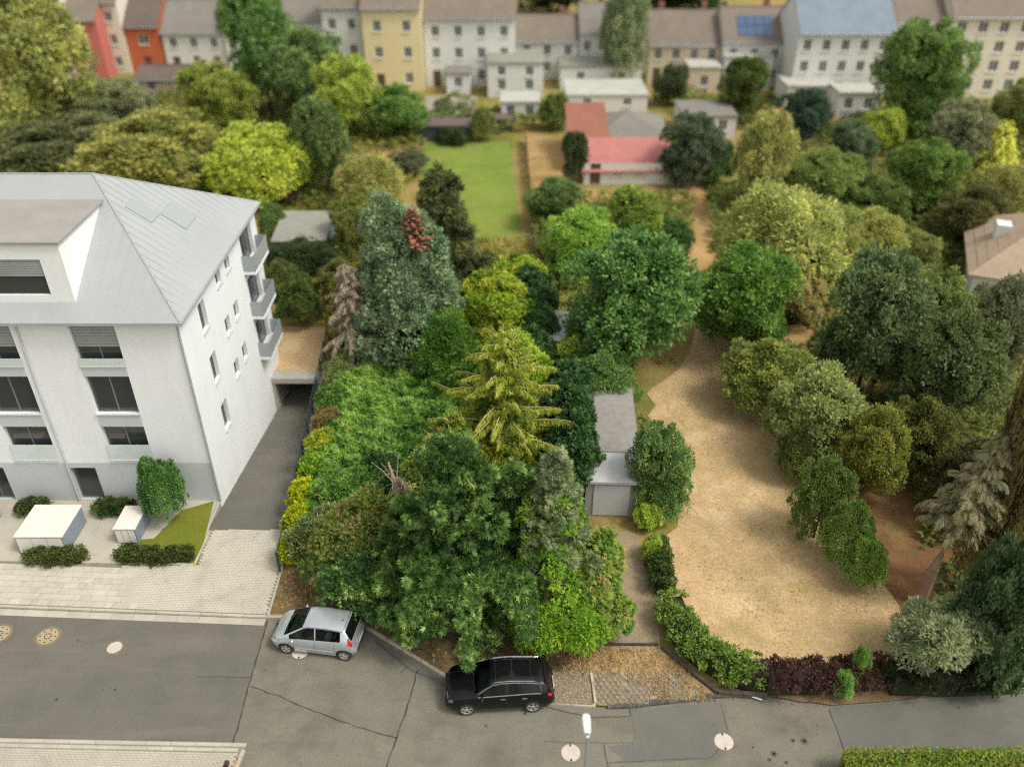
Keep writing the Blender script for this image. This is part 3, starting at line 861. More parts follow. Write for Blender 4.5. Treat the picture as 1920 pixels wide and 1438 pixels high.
# ------------------------------------------------------------------ cars
tyre_m = noisy('rubber', [S(44,44,42), S(56,54,50)], 8, 0.85)
rim_m = principled('alloy', S(190,190,186), 0.35, 0.45)
glass_m = bpy.data.materials.new('tinted_glass'); glass_m.use_nodes = True
nt = glass_m.node_tree; nt.nodes.clear()
o_ = nt.nodes.new('ShaderNodeOutputMaterial'); t_ = nt.nodes.new('ShaderNodeBsdfTransparent'); g_ = nt.nodes.new('ShaderNodeBsdfGlossy'); x_ = nt.nodes.new('ShaderNodeMixShader'); f_ = nt.nodes.new('ShaderNodeFresnel')
t_.inputs[0].default_value = (0.60, 0.68, 0.64, 1); g_.inputs['Roughness'].default_value = 0.03; f_.inputs[0].default_value = 1.5
nt.links.new(f_.outputs[0], x_.inputs[0]); nt.links.new(t_.outputs[0], x_.inputs[1]); nt.links.new(g_.outputs[0], x_.inputs[2]); nt.links.new(x_.outputs[0], o_.inputs[0])
glass_d = principled('black_glass', (0.006, 0.007, 0.007, 1), 0.06, 0, 0.35, 0.1)
seat_m = noisy('seat_cloth', [S(92,96,94), S(74,78,76)], 8, 0.9)
trim_g = principled('dark_grey_trim', (0.06, 0.06, 0.06, 1), 0.4)
trim_m = principled('black_trim', (0.02, 0.02, 0.02, 1), 0.6)
chrome = principled('chrome', S(215,218,218), 0.18, 1.0)
red_lens = principled('red_lens', S(190,22,26), 0.12, 0, 0.5, 0.7)
clear_lens = principled('clear_lens', S(206,210,208), 0.1, 0.2, 0.6, 0.6)
amber = principled('amber_lens', S(214,150,110), 0.15)

def make_car(root, sp, paint):
    Lc, W0, H = sp['L']/2, sp['W']/2, sp['H']
    xs = []; x = -Lc
    nst = int(sp['L']/0.045)
    xs = [-Lc + sp['L']*i/nst for i in range(nst+1)]
    key = sp['top']; kx = [p[0] for p in key]; kz = [p[1] for p in key]
    zt = lambda x: float(np.interp(x, kx, kz))
    bk = sp['belt']; zbn = lambda x: float(np.interp(x, [p[0] for p in bk], [p[1] for p in bk]))
    def Wx(x):
        t = max(0, (abs(x)-(Lc-0.62))/0.62); f = sp['taper_f'] if x > 0 else sp['taper_r']
        return W0*(1-f*t**2.6)
    # smooth top profile
    def zs(x): return (zt(x-.07)+2*zt(x)+zt(x+.07))/4
    r = sp['r']; arch = r+0.055
    def arch_z(x):
        z = 0
        for ax in (sp['fx'], sp['rx']):
            d = abs(x-ax)
            if d < arch: z = max(z, r*0.96+math.sqrt(arch*arch-d*d))
        return z
    NR = 9
    rows = []
    for x in xs:
        w = Wx(x); top = zs(x); zb = min(zbn(x), top-0.05)
        ze = max(top-0.055, zb+0.012)
        zr = sp['roof_edge']; zb0 = zbn(x)
        wb = w-0.075
        wt = wb-(W0-0.075-sp['Wr'])*max(0, min(1, (ze-zb0)/max(zr-zb0, .1)))
        az = arch_z(x); flare = 0.012 if az > 0 else 0
        s0 = sp['sill'] + 0.10*max(0, (abs(x)-(Lc-0.5))/0.5)**2
        z0 = max(s0, az); z1 = max(0.40, z0+0.02); z2 = max(0.62, z1+0.03); z3 = max(zb-0.10, z2+0.02)
        z3 = min(z3, zb-0.01)
        if z2 > z3: z2 = z3-0.01
        if z1 > z2: z1 = z2-0.01
        if z0 > z1: z0 = z1-0.01
        xe = lambda row: x*(1-sp['tuck'][row]*max(0, (abs(x)-(Lc-0.45))/0.45)**2)
        rows.append([(xe(0), w-0.05+flare, z0), (xe(1), w-0.012+flare, z1), (xe(2), w+flare*.5, z2), (xe(3), w-0.022, z3), (xe(4), wb, zb),
                     (xe(5), wt, ze), (xe(5), max(wt-0.06, .05), ze+0.035), (xe(5), wt*0.5, top-0.008), (xe(5), 0, top)])
    parts = {}
    def put(nm, quad):
        d = parts.setdefault(nm, ([], {})); idx = []
        for p in quad:
            kk = (round(p[0], 5), round(p[1], 5), round(p[2], 5))
            if kk not in d[1]: d[1][kk] = len(d[1])
            idx.append(d[1][kk])
        if len(set(idx)) > 2: d[0].append(tuple(idx))
    xm = lambda i: (xs[i]+xs[i+1])/2
    for i in range(nst):
        X = xm(i)
        for j in range(NR-1):
            zc = (rows[i][j][2]+rows[i+1][j+1][2])/2
            gap = rows[i][5][2]-rows[i][4][2]
            nm = 'body'
            if j == 4 and gap > 0.10:
                for (a, b, nn) in sp['windows']:
                    if a < X < b: nm = nn
            elif j >= 6 and sp['ws'][0] < X < sp['ws'][1]: nm = 'windshield'
            elif j >= 6 and sp['rw'][0] < X < sp['rw'][1]: nm = 'rear_window'
            elif j >= 7 and sp.get('sunroof') and sp['sunroof'][0] < X < sp['sunroof'][1]: nm = 'sunroof'
            elif j <= 3 and j >= 1:
                for (a, b, nn) in sp['doors']:
                    if a < X < b and arch_z(X) < 0.1: nm = nn
                if nm == 'body' and j in sp['hl'][2] and sp['hl'][0] < X < sp['hl'][1]: nm = 'headlight'
                if nm == 'body' and j in sp['tl'][2] and sp['tl'][0] < X < sp['tl'][1]: nm = 'taillight'
            if j == 4 and nm == 'body' and 4 in sp['tl'][2] and sp['tl'][0] < X < sp['tl'][1]: nm = 'taillight'
            for s in (1, -1):
                q = [rows[i][j], rows[i+1][j], rows[i+1][j+1], rows[i][j+1]]
                q = [(a, s*b, c) for a, b, c in q]
                if s < 0: q.reverse()
                n2 = nm+('+' if s > 0 else '-') if nm not in ('body', 'windshield', 'rear_window', 'sunroof') else nm
                put(n2, q)
    for i in (0, nst):   # end caps
        for j in range(NR-1):
            a, b = rows[i][j], rows[i][j+1]
            q = [a, b, (b[0], -b[1], b[2]), (a[0], -a[1], a[2])]
            if i == nst: q.reverse()
            nm = 'body'
            if i == nst and j in sp.get('grille_rows', ()): nm = 'grille'
            put(nm, q)
    for nm, (fs, vd) in parts.items():
        base = nm.rstrip('+-')
        vs = list(vd.keys())
        mat = {'body': paint, 'windshield': glass_m, 'rear_window': sp['rg'], 'sunroof': glass_d, 'side_window': sp['sg'], 'quarter_window': sp['sg'], 'headlight': sp.get('hlm', clear_lens), 'taillight': red_lens, 'grille': trim_m}.get(base, paint)
        me = bpy.data.meshes.new(base); me.from_pydata(vs, [], fs)
        bm = bmesh.new(); bm.from_mesh(me); bmesh.ops.recalc_face_normals(bm, faces=bm.faces)
        c = Vector((0, 0, 0.7))
        sm = sum(((f.calc_center_median()-c).dot(f.normal)*f.calc_area()) for f in bm.faces)
        if sm < 0: bmesh.ops.reverse_faces(bm, faces=bm.faces)
        bm.to_mesh(me); bm.free()
        me.polygons.foreach_set('use_smooth', [True]*len(me.polygons)); me.materials.append(mat)
        ob = link(base, me, root)
        if base in ('door',):
            zc = sp['handle_z']
            s = 1 if nm.endswith('+') else -1
    # wheels
    for ax in (sp['fx'], sp['rx']):
        for s in (1, -1):
            wy = s*(W0-0.115)
            wh = bpy.data.objects.new('wheel', None); COL.objects.link(wh); wh.parent = root; wh.location = (ax, wy, r)
            MB().lathe([(r*.68, -.10), (r*.93, -.105), (r, -.075), (r, .075), (r*.93, .105), (r*.68, .10), (r*.66, 0)], (0, 0, 0), 'Y', 28).obj('tyre', tyre_m, wh, smooth=True, fix=True)
            MB().lathe([(r*.62, s*.03), (r*.62, s*.045)], (0, 0, 0), 'Y', 20).obj('brake_disc', trim_m, wh, fix=True)
            rb = MB()
            # outer ring
            n = 28; vs = []
            for (rr_, yy) in ((r*.70, .085), (r*.70, .10), (r*.64, .10), (r*.62, .06)):
                for k in range(n): a = 2*math.pi*k/n; vs.append((rr_*math.cos(a), s*yy, rr_*math.sin(a)))
            rb.add(vs, [(j*n+k, j*n+(k+1) % n, (j+1)*n+(k+1) % n, (j+1)*n+k) for j in range(3) for k in range(n)])
            rb.lathe([(r*.17, s*.05), (r*.17, s*.095), (r*.1, s*.10)], (0, 0, 0), 'Y', 12)
            for k in range(5):
                for da in sp['spoke']:
                    a = 2*math.pi*k/5+0.3; u = Vector((math.cos(a+da*.2), 0, math.sin(a+da*.2))); v = Vector((math.cos(a+da), 0, math.sin(a+da)))
                    p0 = u*r*.14; p1 = v*r*.66; t = Vector((-v.z, 0, v.x))*r*sp['spw']
                    vs = [p0-t*.7, p0+t*.7, p1+t, p1-t]
                    rb.add([(p.x, s*.092, p.z) for p in vs]+[(p.x, s*.065, p.z) for p in vs], [(0,1,2,3),(4,7,6,5),(0,4,5,1),(1,5,6,2),(2,6,7,3),(3,7,4,0)])
            rb.obj('rim', rim_m, wh, fix=True)
    # arches inside, floor, interior
    MB().box(-Lc+.25, Lc-.25, -W0+.22, W0-.22, .17, .42).obj('underbody', trim_m, root)
    for ax in (sp['fx'], sp['rx']):
        for s in (1, -1):
            MB().box(ax-arch-.02, ax+arch+.02, min(s*(W0-.24), s*(W0-.30)), max(s*(W0-.24), s*(W0-.30)), .2, r+arch).obj('arch_liner', trim_m, root)
    for (x, y) in ((sp['seat_x'], .36), (sp['seat_x'], -.36), (sp['seat_x']-.85, .36), (sp['seat_x']-.85, -.36)):
        b = MB().box(x-.05, x+.42, y-.24, y+.24, .45, .68)
        b.add([(x-.05,y-.23,.66),(x+.08,y-.23,.66),(x+.08,y+.23,.66),(x-.05,y+.23,.66),(x-.28,y-.2,1.2),(x-.17,y-.2,1.2),(x-.17,y+.2,1.2),(x-.28,y+.2,1.2)], [(0,3,2,1),(4,5,6,7),(0,1,5,4),(1,2,6,5),(2,3,7,6),(3,0,4,7)])
        b.box(x-.27, x-.18, y-.12, y+.12, 1.22, 1.36).obj('seat', seat_m, root, bevel=0.02)
    cx = sp['ws'][1]
    MB().box(cx-.75, cx-.10, -W0+.2, W0-.2, .72, .93).obj('dashboard', trim_g, root, bevel=0.04)
    st = MB(); n = 16; P = [(cx-.78+.05*math.cos(2*math.pi*k/n), .36+.18*math.sin(2*math.pi*k/n), .96+.17*math.cos(2*math.pi*k/n)) for k in range(n+1)]
    st.tube(P, .014, 5).obj('steering_wheel', trim_m, root)
    # door seams
    def side_pt(x, z, s, off=0.003):
        i = min(range(len(xs)), key=lambda k: abs(xs[k]-x)); rw = rows[i]
        zz = [p[2] for p in rw[:6]]; yy = [p[1] for p in rw[:6]]
        return (rw[2][0], s*(float(np.interp(z, zz, yy))+off), z)
    for s in (1, -1):
        for x in sp['seams']:
            i = min(range(len(xs)), key=lambda k: abs(xs[k]-x)); zb = rows[i][4][2]
            vs = []; fs = []
            zz = [0.36+(zb-0.36)*k/6 for k in range(7)]
            for z in zz: vs += [tuple(Vector(side_pt(x, z, s))+Vector((-.006, 0, 0))), tuple(Vector(side_pt(x, z, s))+Vector((.006, 0, 0)))]
            MB().add(vs, [(2*k, 2*k+1, 2*k+3, 2*k+2) for k in range(6)]).obj('door_seam', trim_m, root)
        for x in sp['handles']:
            p = side_pt(x, sp['handle_z'], s, .012)
            MB().box(p[0]-.10, p[0]+.10, min(p[1], p[1]-s*.02), max(p[1], p[1]-s*.02), p[2]-.014, p[2]+.014).obj('handle', paint if not sp.get('dark_handle') else galv, root, bevel=0.006)
        mx = sp['mirror_x']; zb = zbn(mx)
        mo = MB().ball((mx-.02, s*(W0+.09), zb+.06), (.07, .11, .08), 10, 6).tube([(mx, s*(W0-.06), zb+.01), (mx-.01, s*(W0+.03), zb+.03)], .022, 5)
        mo.obj('mirror', paint, root, smooth=True)
        # side moulding
        pts = []
        for k in range(19):
            x = sp['rx']+arch+.05+(sp['fx']-sp['rx']-2*arch-.1)*k/18
            pts.append(side_pt(x, sp['mould_z'], s, .006))
        MB().tube(pts, .012, 4).obj('side_moulding', sp['mould'], root)
    return rows, xs, side_pt, zs, Wx

silver = noisy('silver_paint', [S(186,194,198), S(192,200,204)], 2, 0.28, metal=0.55, spec=0.5)
b_ = silver.node_tree.nodes['Principled BSDF']; b_.inputs['Coat Weight'].default_value = 0.8; b_.inputs['Coat Roughness'].default_value = 0.04
blackp = principled('black_paint', (0.005, 0.005, 0.006, 1), 0.22, 0.0, 0.25, 0.25)

def place_car(root, fw, rw_, W, sp):
    """fw, rw_: where the near wheels touch the road (x, y)"""
    f = Vector(fw); r = Vector(rw_); d = (f-r).normalized()
    side = Vector((d.y, -d.x))            # to the car's right
    if side.y < 0: side = -side           # far side
    mid = (f+r)/2 + side*(W/2-0.1) - d*(sp['fx']+sp['rx'])/2
    root.location = (mid.x, mid.y, 0.004)
    root.rotation_euler = (0, 0, math.atan2(d.y, d.x))

spA = dict(L=3.84, W=1.76, H=1.59, r=.31, fx=1.17, rx=-1.40, sill=.22, taper_f=.34, taper_r=.20, Wr=.60, roof_edge=1.49,
    top=[(-1.92,.70),(-1.88,.95),(-1.74,1.12),(-1.52,1.46),(-1.38,1.53),(-.9,1.575),(-.3,1.59),(.12,1.56),(.36,1.50),(1.28,.99),(1.5,.91),(1.76,.78),(1.88,.66),(1.92,.56)],
    belt=[(-1.92,.80),(-1.7,1.02),(-1.3,1.08),(.6,.97),(1.1,.90),(1.6,.76),(1.92,.52)],
    tuck=[.05,.0,.0,.03,.05,.05], ws=(.38,1.22), rw=(-1.80,-1.48), rg=glass_d, sg=glass_m,
    windows=[(-1.28,-.90,'quarter_window'),(-.86,-.22,'side_window'),(-.14,.98,'side_window')],
    doors=[(-1.0,-.18,'door'),(-.18,.80,'door')], seams=(-1.0,-.18,.80), handles=(-.08,-.88), handle_z=.86,
    hl=(1.50,1.84,(3,)), tl=(-1.85,-1.62,(3,4)), seat_x=.05, mirror_x=.78, mould_z=.50, mould=silver, spoke=(0,), spw=.16)
carA = thing('parked_car', 'small silver hatchback parked by the curved kerb with bushes behind', 'car')
RA = make_car(carA, spA, silver)
place_car(carA, (-9.69, 24.16), (-7.08, 23.77), 1.76, spA)
MB().tube([(-1.22, .02, 1.565), (-1.24, .02, 1.60)], [.03, .02], 8).obj('antenna_base', trim_m, carA)
MB().box(-1.965, -1.93, -.62, .62, .50, .535).obj('bumper_strip', trim_m, carA)
MB().box(-1.945, -1.925, -.26, .26, .62, .73).obj('number_plate', white_metal, carA)
for s in (1, -1):
    pts = [(x, s*(.60-.0), 0) for x in (-1.4,-1.1,-.7,-.2,.15,.38)]
    pts = [(p[0], s*.585, RA[3](p[0])-.028) for p in pts]
    MB().tube(pts, .011, 4).obj('roof_seam', trim_m, carA)
    MB().tube([(1.22, s*.15, 1.04), (1.12, s*.62, 1.06)] if s > 0 else [(1.22, -.05, 1.04), (1.04, -.60, 1.10)], .012, 4).obj('wiper', trim_m, carA)
MB().box(1.90, 1.925, -.30, .30, .40, .50).obj('grille', trim_m, carA)
MB().tube([(-1.40,-.58,1.532),(-1.41,0,1.555),(-1.40,.58,1.532)], .006, 4).obj('tailgate_seam', trim_m, carA)
bag = MB().ball((0,0,.13),(.17,.22,.20),10,7).obj('bag', noisy('teal_bag', [S(70,140,150), S(120,180,170)], 14, 0.7)); tag(bag, 'teal patterned bag on the back seat of the silver car', 'bag')
_m = Matrix.Translation(carA.location) @ Matrix.Rotation(carA.rotation_euler.z, 4, 'Z')
bag.location = _m @ Vector((-.62, .36, .69))

spB = dict(L=4.38, W=1.84, H=1.60, r=.345, fx=1.33, rx=-1.31, sill=.27, taper_f=.26, taper_r=.22, Wr=.62, roof_edge=1.50,
    top=[(-2.19,.80),(-2.15,1.02),(-2.02,1.14),(-1.80,1.44),(-1.66,1.50),(-1.2,1.56),(-.5,1.60),(.0,1.59),(.34,1.52),(1.02,1.12),(1.5,1.06),(1.98,.97),(2.12,.86),(2.19,.66)],
    belt=[(-2.19,.86),(-1.9,1.08),(-1.4,1.13),(0,1.06),(.95,1.02),(1.5,.97),(2.0,.88),(2.19,.60)],
    tuck=[.05,.0,.0,.02,.04,.04], ws=(.38,1.00), rw=(-2.04,-1.72), rg=glass_d, sg=glass_d, sunroof=(-1.25,.18),
    windows=[(-1.62,-1.22,'quarter_window'),(-1.16,-.32,'side_window'),(-.22,.86,'side_window')],
    doors=[(-1.02,-.26,'door'),(-.26,.82,'door')], seams=(-1.06,-.26,.84), handles=(-.12,-.98), handle_z=.92, dark_handle=True,
    hl=(1.86,2.12,(3,)), hlm=principled('smoked_lens', S(120,124,126), 0.1, 0.4, 0.6, 0.6), tl=(-2.12,-1.92,(3,)), seat_x=.05, mirror_x=.74, mould_z=.36, mould=trim_m, spoke=(-.16,.16), spw=.055, grille_rows=(1,2,3))
carB = thing('parked_car', 'black estate style suv with roof rails parked under the dark conifer', 'car')
RB = make_car(carB, spB, blackp)
place_car(carB, (-1.84, 21.12), (0.88, 21.27), 1.84, spB)
for s in (1, -1):
    xs_ = [-1.45,-1.38,-1.0,-.4,.05,.22,.30]
    MB().tube([(x, s*.60, RB[3](x)+(.035 if 0 < i < 6 else -.03)) for i, x in enumerate(xs_)], .016, 6).obj('roof_rail', chrome, carB)
    P = []
    for x in [-1.60,-1.2,-.8,-.4,0,.4,.86]:
        z = float(np.interp(x, [p[0] for p in spB['belt']], [p[1] for p in spB['belt']]))
        P.append(RB[2](x, z+.008, s, .008))
    MB().tube(P, .011, 4).obj('chrome_strip', chrome, carB)
    P = []
    for x in [-1.62,-1.4,-1.1,-.6,0,.3,.6,.9]:
        i = min(range(len(RB[1])), key=lambda k: abs(RB[1][k]-x)); q = RB[0][i][5]
        P.append((q[0], s*(q[1]+.006), q[2]))
    P = [RB[2](-1.64, 1.13, s, .008)]+P
    MB().tube(P, .009, 4).obj('chrome_strip', chrome, carB)
    MB().tube([(2.10, s*.30, .80), (2.06, s*.62, .78)], .014, 4).obj('chrome_strip', chrome, carB)
MB().box(2.175, 2.20, -.26, .26, .42, .52).obj('number_plate', white_metal, carB)
for i in range(9): MB().box(2.185, 2.2, -.36+i*.085, -.345+i*.085, .60, .80).obj('grille_bar', chrome, carB)
MB().lathe([(.05,0),(.05,.012)], (2.155, 0, .885), seg=14).obj('bonnet_badge', chrome, carB)
MB().box(-2.20,-2.18,-.26,.26,.62,.73).obj('number_plate', white_metal, carB)
for q in ([(-1.25,-.50),(-1.25,.50)], [(.16,-.50),(.16,.50)], [(-.50,-.50),(-.50,.50)]):
    MB().tube([(x, y*t, RB[3](x)+.002-.006*t*t) for (x, y) in q for t in ((1,.5) if y < 0 else (.5,1))], .006, 4).obj('sunroof_frame', trim_g, carB)
for s in (1,-1):
    MB().tube([(x, s*.50, RB[3](x)-.006) for x in (-1.25,-.5,.16)], .006, 4).obj('sunroof_frame', trim_g, carB)
MB().tube([(1.05,.05,1.13),(.98,.60,1.13)], .012, 4).obj('wiper', trim_m, carB); MB().tube([(1.05,-.10,1.13),(.95,-.64,1.12)], .012, 4).obj('wiper', trim_m, carB)
for s in (1,-1): MB().tube([(x, s*(.42+.03*(x-1)), RB[3](x)+.003) for x in (1.05,1.4,1.8,2.02)], .006, 4).obj('bonnet_crease', blackp, carB)

# ------------------------------------------------------------------ white apartment building on the left
render_w = noisy('white_render', [S(236,238,238,.92), S(229,232,232,.92)], 0.4, 0.9, 0.001, 60, fine=0.025, fine_scale=5, stain=S(214,216,212,.92), stain_scale=1.0, stain_lo=.5, stain_hi=.8, stretch=(1.5,1.5,.18))
plinth_m = noisy('grey_render', [S(204,208,208,.85), S(194,199,199,.85)], 0.5, 0.9)
roof_g = noisy('grey_roof', [S(176,180,181,.82), S(168,172,173,.82)], 0.4, 0.65, 0.002, 20, fine=0.03, fine_scale=3)
frame_d = principled('window_frame_grey', S(110,116,118), 0.5)
pane_m = principled('window_pane', (0.035, 0.04, 0.04, 1), 0.08, 0, 0.6, 0.3)
blind_m = noisy('window_blind', [S(150,158,154), S(136,144,141)], 1, 0.7)
railglass = principled('railing_glass', S(196,206,202), 0.2, 0, 0.5, 0.3)
FX0, FX1, FY0, FY1 = -36.0, -15.3, 33.8, 47.4
B = thing('apartment_building', 'white modern apartment building with pale grey hipped roof on the left', 'building', (FX1, FY0, 0))
def bb(x0, x1, y0, y1, z0, z1): return MB().box(x0-FX1, x1-FX1, y0-FY0, y1-FY0, z0, z1)
# front wall as a grid round real openings
cols = [(-33.9-1.2, -33.0+0.1), (-30.05, -27.95), (-25.1, -22.95), (-20.25, -18.15)]
rowsz = [(8.45, 10.6), (5.68, 7.85), (2.85, 4.9)]
gcols = {-21.9: 1.3, -18.1: 1.7, -26.7: 1.5, -31.5: 1.5}
def wall_grid(mb, u0, u1, z0, z1, holes, f):
    us = sorted({u0, u1} | {h[0] for h in holes} | {h[1] for h in holes}); zs_ = sorted({z0, z1} | {h[2] for h in holes} | {h[3] for h in holes})
    for a, b in zip(us[:-1], us[1:]):
        for c, d in zip(zs_[:-1], zs_[1:]):
            cu, cz = (a+b)/2, (c+d)/2
            if any(h[0] < cu < h[1] and h[2] < cz < h[3] for h in holes): continue
            mb.add([f(a, c, 0), f(b, c, 0), f(b, d, 0), f(a, d, 0)], [(0, 1, 2, 3)])
    for h in holes:
        q = [(h[0], h[2]), (h[1], h[2]), (h[1], h[3]), (h[0], h[3])]
        for k in range(4):
            a, b = q[k], q[(k+1) % 4]
            mb.add([f(a[0], a[1], 0), f(a[0], a[1], .3), f(b[0], b[1], .3), f(b[0], b[1], 0)], [(0, 1, 2, 3)])
ff = lambda u, z, d: (u-FX1, d, z)
up = [(a, b, c, d) for a, b in cols for c, d in rowsz]
gh = [(u-w/2, u+w/2, .15, 2.3) for u, w in gcols.items()]
mb = MB(); wall_grid(mb, FX0, FX1, 2.62, 10.95, up, ff); mb.obj('front_wall', render_w, B)
mb = MB(); wall_grid(mb, FX0, FX1, 0, 2.62, gh, ff)
mb.obj('ground_floor_wall', plinth_m, B)
fs = lambda u, z, d: (-d, u-FY0, z)
side_h = []
for z in (8.5, 5.5, 2.5): side_h.append((36.6, 37.5, z, z+1.6))
for z in (9.5, 6.6, 3.9): side_h += [(39.6, 40.4, z, z+1.0), (41.3, 42.1, z, z+1.0)]
mb = MB(); wall_grid(mb, FY0, FY1, -2.6, 10.95, side_h+[(44.3, 46.6, z, z+2.2) for z in (8.3, 5.4, 2.6)], fs); mb.obj('side_wall', render_w, B)
bb(FX0, FX0+.3, FY0, FY1, 0, 10.95).obj('side_wall', render_w, B)
bb(FX0, FX1, FY1, FY1+.25, -2.6, 10.94).obj('rear_wall', render_w, B)
def win(f, u0, u1, z0, z1, style, par):
    fr = MB(); t = .07
    def q(mb, a, b, c, d, dd, th): 
        P = [f(a, c, dd), f(b, c, dd), f(b, d, dd), f(a, d, dd), f(a, c, dd+th), f(b, c, dd+th), f(b, d, dd+th), f(a, d, dd+th)]
        mb.add(P, [(0,1,2,3),(4,7,6,5),(0,4,5,1),(1,5,6,2),(2,6,7,3),(3,7,4,0)])
    q(fr, u0, u1, z0, z0+t, .2, .06); q(fr, u0, u1, z1-t, z1, .2, .06); q(fr, u0, u0+t, z0+t, z1-t, .2, .06); q(fr, u1-t, u1, z0+t, z1-t, .2, .06)
    if u1-u0 > 1.3: q(fr, (u0+u1)/2-t/2, (u0+u1)/2+t/2, z0+t, z1-t, .2, .06)
    o = fr.obj('window', frame_d, par, fix=True)
    pm = MB(); q(pm, u0+t, u1-t, z0+t, z1-t, .225, .01); pm.obj('pane', pane_m, o, fix=True)
    if style == 'blind':
        b = MB(); n = 8
        hh = (z1-z0)*.55
        for k in range(n): q(b, u0+.02, u1-.02, z1-hh*(k+1)/n, z1-hh*k/n-.015, .15, .015)
        b.obj('blind', blind_m, o, fix=True)
    if style in ('blind', 'rail'):
        g = MB(); q(g, u0-.02, u1+.02, z0-.02, z0+(1.0 if style == 'rail' else .45)*.95, -.05, .02); g.obj('railing', railglass, o, fix=True)
sty = {0: 'blind', 1: '', 2: 'rail'}
for ci, (a, b) in enumerate(cols):
    for ri, (c, d) in enumerate(rowsz): win(ff, a, b, c, d, sty[ri], B)
for h in gh: win(ff, *h, '', B)
for h in side_h: win(fs, *h, '', B)
for z in (8.3, 5.4, 2.6):
    win(fs, 44.3, 46.6, z, z+2.2, '', B)
    o = bb(FX1, FX1+.7, 44.0, 47.0, z-.2, z-.02).obj('balcony', render_w, B)
    rl = MB()
    for y in (44.02, 46.98): rl.box(.02, .68, y-FY0-.01, y-FY0+.01, z, z+.95)
    rl.box(.67, .69, 44.0-FY0, 47.0-FY0, z, z+.95); rl.obj('railing', principled('smoked_rail', S(150,156,160), 0.3), o)
for a, b in cols[:]:
    for z0, z1 in ((7.9, 8.42), (4.93, 5.65)): MB().box(a-FX1, b-FX1, -.03, -.004, z0, z1).obj('spandrel', plinth_m, B)
# roof
ez, az_ = 11.0, 15.3; ov = .35
x0, x1, y0, y1 = FX0-ov-FX1, ov, -ov, FY1-FY0+ov
ap = (-20.6-FX1, (y0+y1)/2)
rf = MB()
rf.add([(x0,y0,ez),(x1,y0,ez),(x1,y1,ez),(x0,y1,ez),(ap[0],ap[1],az_),(x0,ap[1],az_)], [(0,1,4,5),(1,2,4),(2,3,5,4),(3,0,5),(3,2,1,0)])
roof = rf.obj('roof', roof_g, B)
for h in [(a, b, c, d) for a, b in cols for c, d in rowsz]: MB().box(h[0]-.05-FX1, h[1]+.05-FX1, -.09, .19, h[2]-.04, h[2]-.003).obj('sill', plinth_m, B)
for h in side_h: MB().box(-.19, .08, h[0]-.04-FY0, h[1]+.04-FY0, h[2]-.04, h[2]-.003).obj('sill', plinth_m, B)
MB().tube([(-7.3, -.06, .1), (-7.3, -.06, 10.9)], .045, 6).obj('downpipe', plinth_m, B)
MB().box(x0,x1,y0-.12,y0,ez-.14,ez+.0).box(x1,x1+.12,y0-.12,y1,ez-.14,ez).obj('gutter', roof_g, roof)
for a, b in (((x1,y0,ez),(ap[0],ap[1],az_)), ((x1,y1,ez),(ap[0],ap[1],az_)), ((ap[0],ap[1],az_),(x0,ap[1],az_))):
    MB().tube([a, b], .05, 5).obj('ridge_cap', roof_g, roof)
def on_right(u, v):   # u along y 0..1, v up 0..1
    b = Vector((x1, y0+(y1-y0)*u, ez)); t = Vector((ap[0], ap[1], az_)); return b.lerp(t, v)
# thin standing seams on the two visible slopes
sm = MB()
for i in range(1, 30):
    X = x1-i*.5
    if X < x0+.2: break
    s = (min(1, (x1-X)/(x1-ap[0])))
    if -8.9 < X < -4.4: sm_top = 0.0
    sm.tube([(X, y0+.05, ez+.03), (X, y0+(ap[1]-y0)*s, ez+(az_-ez)*s+.02)], .008, 3, cap=False) if not (-9.4 < X < -4.4) else None
for i in range(1, 27):
    Y = y0+(y1-y0)*i/27; s = 1-abs(i/27-.5)*2
    sm.tube([(x1-.05, Y, ez+.03), (x1+(ap[0]-x1)*s, Y, ez+(az_-ez)*s+.02)], .008, 3, cap=False)
sm.obj('standing_seam', roof_g, roof, kind='stuff')
for (u, v, hw) in ((.40,.60,.55), (.60,.40,.8)):
    c = on_right(u, v); 
    sl = (az_-ez)/(x1-ap[0])
    P = [(c.x-.55, c.y-hw, c.z+.55*sl+.06), (c.x+.55, c.y-hw, c.z-.55*sl+.06), (c.x+.55, c.y+hw, c.z-.55*sl+.06), (c.x-.55, c.y+hw, c.z+.55*sl+.06)]
    MB().add(P+[(a, b, z-.07) for a, b, z in P], [(0,1,2,3),(0,4,5,1),(1,5,6,2),(2,6,7,3),(3,7,4,0)]).obj('skylight', principled('skylight_grey', S(150,156,156), 0.35), roof, fix=True)
# dormer
dx1 = -19.85-FX1; dx0 = -24.6-FX1; dz = 14.4
dm = MB()
yb = y0+(ap[1]-y0)*((dz-ez)/(az_-ez))
fz = ez+(az_-ez)*((.55-y0)/(ap[1]-y0))
dormer = MB()
dormer.add([(dx1,.55,fz-.05),(dx1,.55,dz),(dx1,yb,dz)], [(0,2,1)])
dormer.add([(dx0,.55,fz-.05),(dx0,.55,dz),(dx0,yb,dz)], [(0,1,2)])
wall_grid(dormer, dx0, dx1, fz-.05, dz, [(dx0+.7, dx1-1.0, fz+.35, dz-.75)], lambda u, z, d: (u, .55+d, z))
do = dormer.obj('dormer', render_w, roof, fix=False)
MB().box(dx0-.1, dx1+.12, .42, yb+.1, dz, dz+.12).obj('dormer_roof', noisy('taupe_roof', [S(168,162,156,.85), S(152,148,143,.85)], 0.6, 0.9), roof)
MB().box(dx0+.7, dx1-1.0, .68, .72, fz+.35, dz-.75).obj('dormer_window', pane_m, roof)
for k in range(7): MB().box(dx0+.7, dx1-1.0, .60, .62, dz-.75-.12*(k+1), dz-.765-.12*k).obj('blind_slat', blind_m, roof)
